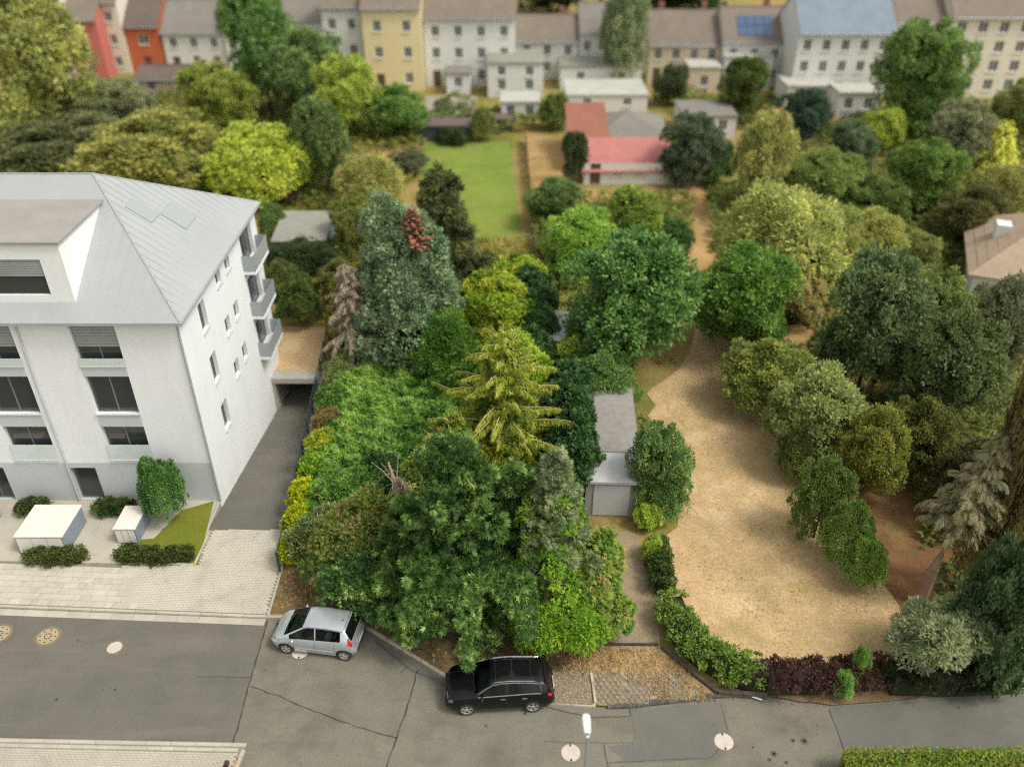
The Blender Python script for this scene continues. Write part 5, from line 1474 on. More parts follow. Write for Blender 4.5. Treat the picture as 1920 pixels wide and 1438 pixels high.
# ------------------------------------------------------------------ plants beyond the plot: shared crowns, own colour
L_any=leafmat('garden_leaf',None,trans=.42)
rng=R_(399)
def und(X,Y,rng):
    m=fbm(X,Y,41,.16)+.5*fbm(X,Y,43,.5); b=np.clip((m+.22)*2.2,0,1)*(.8+.6*fbm(X,Y,44,1.1))+.05
    X[b<.16]=1e4
    return np.maximum(b*1.6-np.abs(rng.normal(size=len(X)))*.15,.02)+GZ,.5+.8*fbm(X,Y,45,.3)+rng.normal(size=len(X))*.15
def und_field(seed,pix,dens,leaf):
    me=field(seed,pix,dens,und,leaf,STAR3,leafmat('garden_ground_leaf',[S(62,82,36),S(104,120,50),S(150,152,72)],trans=.3),'garden_undergrowth')
    o=link('garden_undergrowth',me,kind='stuff')
def weeds_(X,Y,rng):
    m=fbm(X,Y,61,.35)+.7*fbm(X,Y,62,1.6); X[m<.16]=1e4
    return np.full(len(X),GZ+.01),.5+rng.normal(size=len(X))*.25
link('lawn_weeds',field(360,[(1240,740),(1290,660),(1400,700),(1480,860),(1560,990),(1700,1170),(1640,1262),(1430,1265),(1290,1190),(1245,1020),(1280,900)],30,weeds_,.15,BLADES,L_tall,'lawn_weeds',up=.8),kind='stuff')
link('brown_weeds',field(361,[(1560,880),(1700,870),(1790,980),(1800,1230),(1725,1240),(1640,1080)],12,weeds_,.25,BLADES,L_straw,'brown_weeds',up=.6),kind='stuff')
und_field(341,[(1020,560),(1260,560),(1260,690),(1200,760),(1240,900),(1170,960),(1110,780),(1060,780),(1030,640)],26,.34)
und_field(342,[(1320,330),(1920,330),(1920,700),(1700,900),(1560,900),(1400,740),(1340,560)],16,.42)
und_field(343,[(0,170),(1060,200),(1060,250),(800,262),(790,330),(640,470),(510,520),(480,400),(0,360)],9,.5)
und_field(344,[(1240,180),(1920,200),(1920,330),(1320,330)],8,.5)
und_field(345,[(1700,900),(1920,700),(1920,1290),(1680,1290),(1760,1180)],16,.4)
und_field(346,[(990,380),(1300,380),(1290,560),(1010,560)],18,.4)
def proto(seed,lobes,K,M,rc,leaf,tpl,h=1.0,tr=.02,ttop=.7,**kw):
    rng=R_(seed); me=np_mesh('crown',[clump_pack(rng,lobes,K,M,rc,leaf,tpl,floor=.0,**kw)],L_any)
    tm=limbs_mb(rng,h,tr,lobes,7,top=ttop).mesh('trunk',bark,smooth=True)
    return me,tm
def rl(seed,n,R,zc,zs=.34,r0=.19,r1=.30):
    """uneven lobes filling a crown"""
    r=R_(seed); L_=[(0,0,zc,R*.62,R*.62,zs*.85)]
    for i in range(n):
        a=i*2.4+r.normal()*.3; q=r.uniform(r0,r1); d=(R-q)*r.uniform(.7,1.12); z=zc+r.uniform(-1,1)*(zs-q*.5)
        L_.append((d*math.cos(a),d*math.sin(a),z,q,q*r.uniform(.85,1.1),q*r.uniform(.75,1.0)))
    L_.append((r.normal()*.06,r.normal()*.06,zc+zs*.72,.2,.2,.22)); return L_
PR={
 'round':proto(401,rl(1,13,.52,.52,zs=.42),800,40,.07,.036,LEAF,zmin=-.6),
 'wide':proto(402,rl(2,14,.54,.46,zs=.42),800,40,.072,.036,LEAF,zmin=-.6),
 'tall':proto(403,rl(3,14,.48,.50,zs=.46,r0=.2,r1=.3),800,38,.068,.036,LEAF,zmin=-.6),
 'airy':proto(404,[(-.25,0,.6,.22,.24,.26),(.22,.12,.68,.25,.25,.26),(.05,-.2,.5,.28,.24,.28),(-.05,.2,.78,.22,.22,.2),(.28,-.12,.4,.2,.24,.22),(-.25,-.15,.35,.24,.24,.22)],620,36,.07,.045,LEAFN,zmin=-.4),
 'dome':proto(405,[(0,0,.32,.48,.48,.62)],640,36,.065,.036,LEAF,zmin=-.1,h=.6),
 'fine':proto(406,[(0,0,.5,.42,.42,.45),(.2,0,.35,.32,.36,.35),(-.2,.1,.35,.32,.36,.35)],700,40,.08,.045,LEAFN,zmin=-.4,up=-.1),
}
(P,D,U,Sz,T,tp),lm=conifer(R_(407),1.0,.42,nb=110,spray=.07,per=30,elev=.2,drop=.5,tpl=SPRAY,prof=.8,limb_r=.006,side=.28)
P[:,2]=np.maximum(P[:,2],.01)
PR['cone']=(np_mesh('crown',[place(tp,P,D,U,Sz,T,R_(408))],L_any),lm.mesh('trunk',bark))
def garden(kind,px,py,w,top,col,label,name=None,cat=None,k=1.72,dy=0.0,rz=None):
    p=G(px,py); 
    zc=at_Y(px,(py+top)/2,p.y); 
    v=((py+top)/2-719)/FPX; t=p.y/(CP-v*SP)
    W=w/FPX*t; H=max(at_Y(px,top,p.y).z+(.0),.8)
    X=(px-960)/FPX*t
    rr_=random.Random(int(px*7+py)); 
    name=name or ('tree' if H>3.2 else 'shrub'); cat=cat or ('tree' if H>3.2 else 'shrub')
    tt=thing(name,label,cat,(X,p.y+dy,GZ),rz if rz is not None else rr_.uniform(0,6.28))
    c,tr=PR[kind]
    s=(W*1.06,W*1.06,H)
    o=link('crown',c,tt); o.scale=s; o.color=(col[0]*k*(1.2 if col[1]>col[0]*1.25 else 1.0),col[1]*k,col[2]*k*1.15,1)
    o=link('trunk',tr,tt); o.scale=s
    return tt
O1=S(122,126,48); O2=S(140,144,62); YG=S(124,150,30); GR=S(88,124,40); G2=S(78,108,40); DG=S(50,76,32); DK=S(38,50,22); GG=S(108,124,76); BGr=S(58,90,60); YL=S(186,186,44); PUR=S(84,66,56); BRN=S(104,92,44)
GARD=[
 ('tall',55,270,210,-20,O2,'tall olive yellow tree at the upper left picture edge'),
 ('round',120,235,110,165,O1,'olive tree below the salmon house, near the left edge'),
 ('wide',190,250,150,150,S(116,124,70),'grey olive tree between salmon and orange houses'),
 ('round',413,250,130,130,S(122,132,34),'round yellow olive tree in front of the brown shed roof'),
 ('tall',492,215,140,-15,S(86,126,48),'tall fresh green tree left of the grey roofed houses'),
 ('wide',575,230,150,55,S(88,118,54),'wide mid green tree beside the tall one'),
 ('round',645,270,120,120,YG,'yellow green tree left of the yellow house'),
 ('tall',605,365,100,200,S(84,112,48),'upright green tree above the grey garden shed'),
 ('wide',742,262,110,160,S(84,124,38),'green bush tree right below the yellow house'),
 ('dome',486,375,185,240,S(136,160,20),'bright lime green dome shaped tree behind the white building'),
 ('round',525,385,60,305,PUR,'dark purple brown shrub in front of the lime dome'),
 ('wide',285,360,250,215,S(126,128,46),'broad olive tree directly behind the white building roof'),
 ('wide',85,345,220,240,S(82,88,42),'dark olive tree behind the white roof at the left edge'),
 ('fine',350,330,110,250,S(126,132,46),'olive bush between broad olive tree and lime dome'),
 ('wide',170,320,140,215,S(106,108,60),'brownish olive tree at left, in front of roofs'),
 ('round',250,255,80,160,S(116,130,84),'pale grey green small tree under the orange house'),
 ('dome',512,455,50,385,S(82,118,44),'green shrub just right of the white building roof'),
 ('fine',690,400,130,290,S(138,138,56),'straw coloured bush on the dry patch behind the plot'),
 ('round',665,480,90,385,S(104,112,34),'olive green bush left of the plot trees'),
 ('dome',570,505,130,455,S(44,66,24),'dark low hedge behind the blue grey shed'),
 ('dome',560,610,80,520,S(72,96,30),'green shrub beside the white garden object'),
 ('dome',530,560,60,490,S(90,100,40),'small olive shrub close to the white building rear'),
 ('wide',635,585,90,490,S(88,98,30),'olive hedge shrub at the plot border by the dead conifer'),
 ('round',765,330,70,290,S(84,98,58),'grey green bush at the left corner of the bright lawn'),
 ('dome',850,270,60,240,S(54,76,34),'small dark bush at the top of the bright lawn'),
 ('round',1035,425,100,345,S(78,112,42),'green bush right of the bright lawn'),
 ('wide',1090,520,140,390,S(106,148,28),'bright green tree right of the plot back corner'),
 ('tall',1190,490,100,365,S(104,136,30),'upright fresh green tree below the red roofed house'),
 ('round',1262,495,70,425,S(60,98,36),'small dark green tree on the sandy strip'),
 ('round',1183,695,235,475,S(74,116,40),'largest rounded green tree right of the plot'),
 ('round',1385,668,185,480,S(78,120,24),'rounded dark green tree on the dry lawn edge'),
 ('fine',1460,575,215,350,S(142,148,62),'large pale olive willow like tree above the dry lawn'),
 ('wide',1500,610,90,500,S(150,142,74),'pale straw green bush right below the pale willow like tree'),
 ('wide',1080,705,90,630,S(128,158,30),'yellow green bush near the corrugated shed'),
 ('wide',1128,775,120,665,S(78,116,40),'green shrub group above the long grey shed'),
 ('round',1240,960,112,812,S(88,124,52),'round fresh green tree right beside the long grey shed'),
 ('wide',1435,765,150,640,S(104,124,38),'olive green bush at the top right of the dry lawn'),
 ('wide',1535,860,170,690,S(112,134,62),'pale green leafy shrub right of the dry lawn'),
 ('dome',1500,900,70,800,S(84,104,40),'dark green shrub at the middle right lawn edge'),
 ('wide',1545,1010,100,860,S(84,112,36),'green shrub on the right lawn edge, upper of three'),
 ('dome',1590,1060,90,950,S(96,128,40),'green shrub on the right lawn edge, middle of three'),
 ('dome',1622,1100,75,1010,S(98,136,32),'brighter green shrub on the right lawn edge, lowest of three'),
 ('wide',1635,930,120,765,S(104,118,30),'olive green bush on brown ground under the dark trees'),
 ('wide',1725,890,120,750,S(92,98,32),'second olive bush on brown ground beside the dark trees'),
 ('round',1640,725,170,500,S(82,108,56),'deep green broad tree at mid right'),
 ('wide',1785,790,175,585,S(76,98,46),'very dark broad tree at mid right'),
 ('wide',1880,720,130,520,S(94,108,68),'grey olive tree in front of the beige roof'),
 ('round',1745,700,130,520,S(96,120,46),'lighter green tree below the yellow dry patch'),
 ('tall',1925,1130,130,640,S(98,88,40),'tall brownish tree on the right picture edge'),
 ('wide',1850,980,160,830,S(62,62,26),'dark brown green bush under the brownish edge tree'),
 ('wide',1890,1270,150,1010,S(62,92,48),'dark green tree in the lower right garden corner'),
 ('airy',1765,1262,175,1135,S(132,142,92),'pale silvery olive spreading shrub behind the purple hedge'),
 ('round',1295,345,110,228,S(74,94,62),'dark grey green round tree right of the red roofed house'),
 ('dome',1345,345,70,265,S(66,104,46),'small deep green shrub by the garages'),
 ('round',1500,290,95,180,S(50,80,52),'dark blue green tree before the blue roofed house'),
 ('tall',1392,235,85,118,S(74,96,30),'ivy green tree beside the white extensions'),
 ('tall',1432,405,110,228,S(140,142,64),'yellow olive poplar like tree in the upper right gardens'),
 ('wide',1545,400,140,280,S(98,124,44),'mid green tree left of the pale garden patch'),
 ('round',1600,320,80,235,S(84,110,66),'blue green bush tree above the pale garden patch'),
 ('round',1730,262,160,55,S(88,122,46),'large green tree before the cream apartment house'),
 ('dome',1655,285,80,205,S(142,156,34),'yellow green bush below the white extension'),
 ('round',1730,400,130,275,S(82,116,28),'dark green tree in the middle of the upper right gardens'),
 ('round',1800,330,120,205,S(104,118,76),'grey olive round tree by the bright yellow shrub'),
 ('cone',1868,345,110,235,YL,'bright golden yellow conifer near the right edge'),
 ('tall',1905,300,110,160,S(112,120,48),'olive tree at the right edge under the cream apartment house'),
 ('wide',1825,470,130,350,S(88,88,36),'brownish olive tree by the slanted garden path'),
 ('fine',1885,420,110,310,S(132,134,56),'pale olive bush near the right edge above the beige roof'),
 ('round',1256,200,60,128,S(66,86,46),'dark shrub left of the small beige extension'),
 ('tall',1172,165,90,-25,S(118,130,82),'tall pale grey green tree between terraced houses'),
 ('dome',1040,245,55,175,S(90,116,40),'small green bush beside the white extension'),
 ('tall',1078,345,50,255,S(58,82,36),'narrow dark conifer like bush left of the red roofed house'),
 ('dome',905,265,45,205,S(98,114,44),'tiny green bush between paved yard and white extension'),
 ('fine',1630,500,140,400,S(122,136,50),'olive green bush below the white garden frame'),
 ('fine',1560,490,110,380,S(110,132,54),'soft green tree right of the pale willow like tree'),
 ('wide',1705,500,110,430,S(108,116,44),'olive bush beside the slanted garden path'),
 ('wide',1580,560,130,440,S(128,134,48),'yellowish hedge bush in the right hand gardens'),
 ('dome',1480,350,60,290,S(100,118,40),'small green bush before the yellow poplar like tree'),
 ('wide',1640,420,120,330,S(80,108,34),'dense green bush above the white garden frame'),
 ('dome',300,975,78,862,S(66,112,36),'green shrub in the front garden of the white building'),
]
for g in GARD: garden(*g)
# far crowns behind the terraces
for i,(px,w,top,lbl) in enumerate([(1030,120,-60,'dark treetop behind the terraced roofs, left of the pale tall tree'),(1260,190,-60,'dark treetop behind the brown terrace roofs')]):
    garden('round',px,30,w,top,S(48,72,34),lbl,'tree','tree')

# leaning grey green conifer on the brown slope
p=G(1722,1135); rng=R_(450)
(P,D,U,Sz,T,tp),lm=conifer(rng,9.5,2.1,nb=110,spray=.45,per=44,elev=.15,drop=.35,tpl=SPRAYL,prof=.7,t0=.48,hang=.15,lean=(.16,.05),side=.25)
tl=thing('leaning_tree','leaning grey green conifer with bare pinkish trunk on brown ground','tree',(p.x,p.y,GZ))
o=link('crown',np_mesh('crown',[place(tp,P,D,U,Sz,T,rng)],L_any),tl); o.color=S(158,152,104)
lm.obj('trunk',noisy('pine_bark',[S(176,146,122),S(140,112,92)],4,0.9),tl)

# hedges of the neighbour garden
def hedge_run(label,pix,w,h,col,seed,name='garden_hedge'):
    P=[G(x,y) for x,y in pix]; rng=R_(seed); packs=[]
    c=sum(P,Vector())/len(P); t=thing(name,label,'hedge',(c.x,c.y,GZ))
    core=MB()
    for a,b in zip(P[:-1],P[1:]):
        L_=(b-a).length; n=max(1,int(L_/.55))
        for i in range(n):
            q=a.lerp(b,(i+.5)/n)-c; packs.append(clump_pack(rng,[(q.x,q.y,h*.5,w*.5+.1,w*.5+.1,h*.52)],36,26,.2,.12,LEAF,zmin=-.2))
        core.obox(((a-c).x,(a-c).y),((b-c).x,(b-c).y),w*.6,0,h*.75)
    o=link('foliage',np_mesh('foliage',packs,L_any),t); o.color=col
    core.obj('hedge_core',MATS_core,t); return t
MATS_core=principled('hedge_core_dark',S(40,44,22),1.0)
hedge_run('curved bright green hedge along the lower left of the dry lawn',[(1255,1150),(1275,1200),(1310,1238),(1360,1268),(1412,1288)],1.5,1.3,S(122,156,34),501)
hedge_run('short green hedge piece between gravel path and dry lawn',[(1230,1040),(1242,1120)],1.0,1.2,S(76,104,26),502)
hedge_run('purple brown hedge along the street side of the dry lawn',[(1430,1292),(1530,1290),(1640,1282)],1.3,1.3,S(92,58,50),503)
hedge_run('dark green hedge along the street below the silvery shrub',[(1660,1288),(1780,1290),(1890,1284)],1.6,1.4,S(52,62,22),504)
garden('dome',1215,990,52,945,S(134,166,16),'bright lime ball shrub, upper one right of the long shed')
garden('dome',1226,1052,42,1010,S(134,166,16),'bright lime ball shrub, lower one right of the long shed')
garden('dome',1580,1305,44,1262,S(96,146,40),'bright green shrub poking out of the purple hedge')
garden('dome',1612,1282,36,1215,S(98,140,46),'slim green shrub between purple and dark hedge')
hedge_run('low green hedge before the middle bin shelter',[(62,1052),(158,1052)],.9,.5,S(92,104,38),505)
hedge_run('green hedge strip along the white building plinth',[(45,962),(88,962)],.9,.6,S(74,100,28),506)
hedge_run('green hedge strip right of the middle bin shelter',[(190,962),(250,962)],.9,.6,S(76,102,26),507)
sheet('front_lawn',gp([(222,1062),(228,1018),(290,1012),(340,960),(402,942),(372,1062)]),GZ+0.012,noisy('front_grass',[S(104,120,30,.8),S(126,128,40,.8)],0.5,1.0,0.03,14,fine=0.2,fine_scale=14))
hedge_run('dark green low hedge at the street edge of the front lawn',[(228,1046),(300,1052),(362,1048)],.8,.45,S(82,96,28),508)
sheet('front_bed',gp([(58,1060),(62,1036),(162,1036),(160,1060)]),GZ+0.012,soil_mat)
# ------------------------------------------------------------------ houses beyond the gardens
def wallm(n,c): return noisy('wall_'+n,[c,tuple(x*.93 for x in c[:3])+(1,)],0.25,0.9,fine=0.03,fine_scale=2)
W_white=wallm('white',S(226,226,220,.9)); W_cream=wallm('cream',S(226,220,200,.9)); W_yel=wallm('yellow',S(236,218,172,.9)); W_red=wallm('salmon',S(206,120,108,.85)); W_or=wallm('orange',S(206,112,76,.85)); W_beige=wallm('beige',S(220,204,176,.9)); W_rust=wallm('rust',S(204,140,100,.9))
def roofm(n,c): return noisy('roof_'+n,[c,tuple(x*.82 for x in c[:3])+(1,)],0.5,0.85,0.02,6,fine=0.12,fine_scale=3)
R_br=roofm('brown',S(136,124,112,.85)); R_gr=roofm('grey',S(136,132,124,.9)); R_bl=roofm('blue',S(132,144,156,.9)); R_dk=roofm('dark',S(112,98,92,.9)); R_red=roofm('red',S(164,108,88,.8)); R_pink=roofm('pink',S(196,128,120,.85)); R_flat=roofm('flat',S(150,150,138,.9)); R_pale=roofm('pale',S(190,190,180,.9)); R_beige=roofm('beige',S(184,162,138,.85))
frame_w=principled('white_frame',S(214,214,208),0.6)
pane_f=principled('far_pane',(0.08,0.09,0.09,1),0.1,0,0.6)
door_m=principled('door_brown',S(92,72,58),0.6)
def house(label,x0,x1,base,eave,depth,wall,roof,nw,fl,pitch=.7,kind='gable',chim=1,name='terraced_house',cat='house',gap=1.0,ww=1.0,wh=1.35,hmax=None,door=True,front=None):
    """front wall on the ground line the photograph shows at row `base`; eave at row `eave`"""
    c=G((x0+x1)/2,base); v=(base-719)/FPX
    t=CAMH/(SP+v*CP)
    xa=(x0-960)/FPX*t; xb=(x1-960)/FPX*t; W=xb-xa
    H=at_Y(0,eave,c.y).z
    if hmax: H=min(H,hmax)
    h=thing(name,label,cat,((xa+xb)/2,c.y,GZ)); w=W/2
    holes=[]
    if nw:
        st=(H-.6)/fl
        for f in range(fl):
            for i in range(nw):
                u=-w+W*(i+.5)/nw; z=.9+f*st
                if f==0 and i==0 and door: continue
                holes.append((u-ww/2,u+ww/2,z,min(z+wh,H-.25)))
    dh=[]
    if door and nw: dh=[(-w+W*.5/nw-.5,-w+W*.5/nw+.5,.02,2.1)]
    mb=MB(); wall_grid(mb,-w,w,0,H,holes+dh,lambda u,z,d:(u,d*.6,z))
    mb.obj('front_wall',front or wall,h)
    b=MB(); b.add([(-w,0,0),(-w,depth,0),(-w,depth,H),(-w,0,H),(w,0,0),(w,depth,0),(w,depth,H),(w,0,H)],[(0,3,2,1),(4,5,6,7),(1,2,6,5)])
    if kind=='gable':
        ry=depth/2; rz=H+ry*pitch
        b.add([(-w,0,H),(-w,depth,H),(-w,ry,rz),(w,0,H),(w,depth,H),(w,ry,rz)],[(0,2,1),(3,4,5)])
    b.obj('side_wall',wall,h)
    o=.35; r=MB()
    if kind=='gable':
        zo=H-o*pitch
        r.add([(-w-.1,-o,zo),(w+.1,-o,zo),(w+.1,ry,rz),(-w-.1,ry,rz),(w+.1,depth+o,zo),(-w-.1,depth+o,zo)],[(0,1,2,3),(3,2,4,5)])
        r.add([(-w-.1,-o,zo+.14),(w+.1,-o,zo+.14),(w+.1,ry,rz+.14),(-w-.1,ry,rz+.14),(w+.1,depth+o,zo+.14),(-w-.1,depth+o,zo+.14)],[(0,1,2,3),(3,2,4,5)])
        r.add([(-w-.1,-o,zo),(w+.1,-o,zo),(w+.1,-o,zo+.14),(-w-.1,-o,zo+.14)],[(0,1,2,3)])
    elif kind=='flat':
        r.box(-w-.12,w+.12,-.15,depth+.1,H,H+.2)
    elif kind=='hip':
        rz=H+min(w,depth/2)*pitch; k=min(w,depth/2)
        r.add([(-w-o,-o,H),(w+o,-o,H),(w+o,depth+o,H),(-w-o,depth+o,H),(-w+k,depth/2,rz),(w-k,depth/2,rz)],[(0,1,5,4),(1,2,5),(2,3,4,5),(3,0,4),(3,2,1,0)])
    elif kind=='shed':
        r.add([(-w-.2,-.3,H-.1),(w+.2,-.3,H-.1),(w+.2,depth,H+depth*pitch),(-w-.2,depth,H+depth*pitch),(-w-.2,-.3,H),(w+.2,-.3,H),(w+.2,depth,H+depth*pitch+.1),(-w-.2,depth,H+depth*pitch+.1)],[(0,1,2,3),(4,7,6,5),(0,4,5,1),(1,5,6,2),(3,2,6,7),(0,3,7,4)])
        b2=MB().add([(-w,0,H),(-w,depth,H),(-w,depth,H+depth*pitch),(w,0,H),(w,depth,H),(w,depth,H+depth*pitch)],[(0,2,1),(3,4,5)]).obj('gable_wall',wall,h)
    ro=r.obj('roof',roof,h)
    if kind=='gable':
        MB().tube([(-w-.1,ry,rz+.14),(w+.1,ry,rz+.14)],.12,5).obj('ridge_cap',roof,ro)
        MB().tube([(-w-.1,-o-.05,zo+.02),(w+.1,-o-.05,zo+.02)],.09,5).obj('gutter',galv,ro)
        for k in range(chim):
            cx=-w+W*(.2+.6*k/max(chim-1,1)) if chim>1 else w*.5
            MB().box(cx-.35,cx+.35,ry-.3+.6,ry+.3+.6,rz-1,rz+1.0).obj('chimney',noisy('chimney_brick',[S(150,104,84),S(120,90,74)],3,0.9),ro)
    for q in holes:
        fr=MB(); t_=.09
        a,b_,c_,d_=q
        fr.box(a,b_,.06,.14,c_,c_+t_).box(a,b_,.06,.14,d_-t_,d_).box(a,a+t_,.06,.14,c_+t_,d_-t_).box(b_-t_,b_,.06,.14,c_+t_,d_-t_).box((a+b_)/2-.04,(a+b_)/2+.04,.07,.13,c_+t_,d_-t_)
        wo=fr.obj('window',frame_w,h)
        MB().box(a+t_,b_-t_,.11,.125,c_+t_,d_-t_).obj('pane',pane_f,wo)
        MB().box(a-.08,b_+.08,-.12,.05,c_-.08,c_-.003).obj('sill',frame_w,wo)
    for q in dh: MB().box(q[0],q[1],.08,.14,q[2],q[3]).obj('door',door_m,h)
    return h
house('cream white house at the upper left beside the salmon house',20,146,150,-10,9,W_cream,R_br,3,3)
house('narrow salmon pink house at the upper left',150,206,150,38,9,W_red,R_br,1,3,chim=0,door=False)
house('cream house between the salmon and orange houses',210,248,140,5,9,W_cream,R_br,1,3,door=False)
house('orange red house with small central window',252,314,138,50,9,W_or,R_dk,1,2,chim=1,ww=1.3)
house('white gabled house right of the orange house',318,430,138,62,9,W_white,R_gr,3,2)
house('low brown roofed shed under the orange house',262,372,185,150,5,W_beige,R_dk,2,1,pitch=.4,chim=0,name='outbuilding',door=False)
house('grey roofed house behind the tall green tree',432,615,140,38,9,W_white,R_gr,4,2)
house('white house left of the yellow house',618,688,165,14,10,W_white,R_br,2,3)
house('tall yellow house with two columns of windows',690,796,172,16,10,W_yel,R_br,2,3)
house('white house with row of four upper windows, right of the yellow one',800,966,165,34,10,W_white,R_br,4,3)
house('low brown roofed house right of the white row house',968,1082,150,78,7,W_white,R_br,3,2)
house('white gabled house left of the tall pale tree',1084,1140,150,62,8,W_white,R_gr,2,2)
house('brown roofed terraced house with beige rear wall',1212,1345,160,84,9,W_beige,R_br,4,2,chim=2)
h9=house('terraced house with blue solar panels on its brown roof',1347,1462,165,78,9,W_white,R_br,3,2,chim=1)
house('large white house with blue grey roof',1478,1650,190,62,10,W_white,R_bl,5,3)
house('white house left of the cream apartment house',1652,1745,180,42,10,W_white,R_br,3,3)
house('cream apartment house with three rows of windows',1748,1940,185,32,11,W_cream,R_br,5,4,chim=2,name='apartment_house',ww=1.2)
# solar panels lie on the roof of the house
sol=principled('solar_blue',S(70,92,124),0.2,0.2)
Hh=at_Y(0,78,G(1400,165).y).z
for r_ in range(2):
    for c_ in range(4):
        y0_=.4+r_*1.4; x0_=-2.2+c_*1.15; z0_=Hh+y0_*.7+.24; z1_=Hh+(y0_+1.3)*.7+.24
        MB().add([(x0_,y0_,z0_),(x0_+1.05,y0_,z0_),(x0_+1.05,y0_+1.3,z1_),(x0_,y0_+1.3,z1_),(x0_,y0_,z0_-.06),(x0_+1.05,y0_,z0_-.06),(x0_+1.05,y0_+1.3,z1_-.06),(x0_,y0_+1.3,z1_-.06)],[(0,1,2,3),(0,4,5,1),(1,5,6,2),(2,6,7,3),(3,7,4,0)]).obj('solar_panel',sol,h9)
# extensions, garages and yards in front of the terraces
X_=[('small grey roofed extension of the white row house',838,882,180,142,5,W_white,R_gr),
 ('white rear extension with flat grey roof, left of the dark gap',915,1018,185,122,7,W_white,R_flat),
 ('lower white annex in front of the flat roofed extension',940,1010,232,195,4,W_white,R_pale),
 ('wide pale flat roofed garage row behind the red roofed house',1062,1212,215,182,7,W_white,R_pale),
 ('grey flat roofed building behind the pale garages',1050,1200,170,128,5,W_white,R_flat),
 ('small beige extension under the beige terrace',1288,1346,178,130,4,W_beige,R_pale),
 ('rust orange extension on the blue roofed house',1488,1546,172,118,3,W_rust,R_red),
 ('white two storey extension with small window below the blue roof',1556,1618,165,104,3,W_white,R_pale),
 ('low white extension left below the blue roofed house',1470,1560,205,165,5,W_white,R_pale),
 ('low white glazed annex right below the blue roofed house',1566,1640,222,178,4,W_white,R_pale),
 ('white lean-to annex by the terrace with solar panels',1352,1440,172,110,3,W_white,R_pale),
 ('grey roofed garage beside the dark round tree',1278,1376,262,222,6,W_white,R_gr)]
for (lb,x0,x1,ba,ea,dp_,wl,rf_) in X_:
    house(lb,x0,x1,ba,ea,dp_,wl,rf_,1 if x1-x0<60 else 2,1 if ba-ea<50 else 2,kind='flat',name='extension',cat='building',door=False,chim=0)
house('dark low carport at the end of the paved yard',785,882,268,240,2.5,wallm('dark',S(66,70,76)),R_dk,0,1,kind='flat',name='carport',cat='building',door=False)
sheet('paved_yard',gp([(800,182),(895,182),(885,240),(790,240)]),GZ+0.01,noisy('yard_paving',[S(176,168,152,K),S(158,152,140,K)],0.3,0.9))
house('dark low shed left of the white annex',905,960,248,228,2,wallm('slate',S(84,84,84)),R_dk,0,1,kind='flat',name='outbuilding',cat='shed',door=False)
# red roofed garden house
rh=house('garden bungalow with grey and red tiled roof',1112,1250,300,262,8,W_white,R_gr,0,1,kind='hip',pitch=.45,name='bungalow',door=False,chim=0)
house('pinkish red tiled lean-to wing of the garden bungalow',1094,1262,348,322,5.2,W_white,R_pink,4,1,kind='shed',pitch=.28,name='bungalow_wing',chim=0,wh=1.1)
house('rust red roofed left wing of the garden bungalow',1068,1140,325,282,9,W_white,R_red,0,1,kind='shed',pitch=.22,name='bungalow_wing',door=False,chim=0)
# grey shed left, long grey shed right, beige roof at right edge, white frames
house('blue grey garden shed with pale roof beyond the white building',520,612,490,452,4.6,wallm('bluegrey',S(120,138,146)),R_flat,0,1,kind='shed',pitch=.1,name='garden_shed',cat='shed',door=False,chim=0)
p=G(1150,1000)
sh=thing('garden_shed','long grey flat roofed shed with white front end right of the plot','shed',(5.0,32.6,GZ),-.05)
MB().box(-1.3,1.35,0,8.6,0,2.3).obj('wall_panel',noisy('shed_wall',[S(176,174,168,.85),S(160,158,152,.85)],.8,.9),sh)
MB().box(-1.45,1.5,2.2,8.8,2.3,2.45).obj('roof',roofm('shed',S(158,154,148,.85)),sh)
MB().box(-1.4,1.45,-.2,2.19,2.26,2.40).obj('roof',noisy('white_roof',[S(196,198,196,.85),S(176,178,176,.85)],0.8,0.8),sh)
MB().box(-.9,.9,-.05,-.003,.1,2.05).obj('door',principled('shed_door',S(190,192,190),0.6),sh)
MB().box(-1.5,1.55,8.81,9.0,2.2,2.55).obj('gutter',noisy('rusty_gutter',[S(150,112,92),S(130,100,84)],2,0.9),sh)
p=G(1850,585)
bh_=thing('house','house with beige pink tiled roof cut off by the right picture edge','house',(p.x+3.6,p.y+2.2,-.35),-.38)
MB().box(-4,6,-3,7,0,3.2).obj('wall_panel',W_white,bh_)
r=MB().add([(-4.5,-3.6,3.1),(6.5,-3.6,3.1),(6.5,7.6,3.1),(-4.5,7.6,3.1),(1,2,6.6)],[(0,1,4),(1,2,4),(2,3,4),(3,0,4),(3,2,1,0)])
ro=r.obj('roof',R_beige,bh_)
for i in range(1,9):
    z=3.12+3.4*i/9; k=i/9
    MB().tube([(-4.5+5.5*k,-3.6+5.6*k,z+.0),(-4.5+5.5*k,7.6-5.6*k,z)],.035,4).obj('tile_course',R_beige,ro)
MB().box(-2.9,-1.9,1.2,2.4,4.0,5.2).obj('chimney',W_white,ro)
p=G(1635,388)
gf=thing('cold_frame','low white garden frame with glass top among the bushes','frame',(p.x,p.y,GZ))
MB().box(-2.4,2.4,-.8,.8,0,.9).obj('side_panel',W_white,gf); 
for k in range(4): MB().box(-2.35+k*1.2,-1.22+k*1.2,-.78,.78,.902,.94).obj('pane',railglass,gf)
p=G(590,585)
wt=thing('garden_tank','upright white garden tank on the lawn behind the white building','tank',(p.x,p.y,GZ))
MB().lathe([(.45,0),(.48,.1),(.48,1.3),(.4,1.5),(.15,1.55)],(0,0,0),seg=16).obj('tank_body',white_metal,wt,smooth=True,fix=True)
MB().lathe([(.16,1.55),(.16,1.62)],(0,0,0),seg=12).obj('lid',trim_m,wt,fix=True)
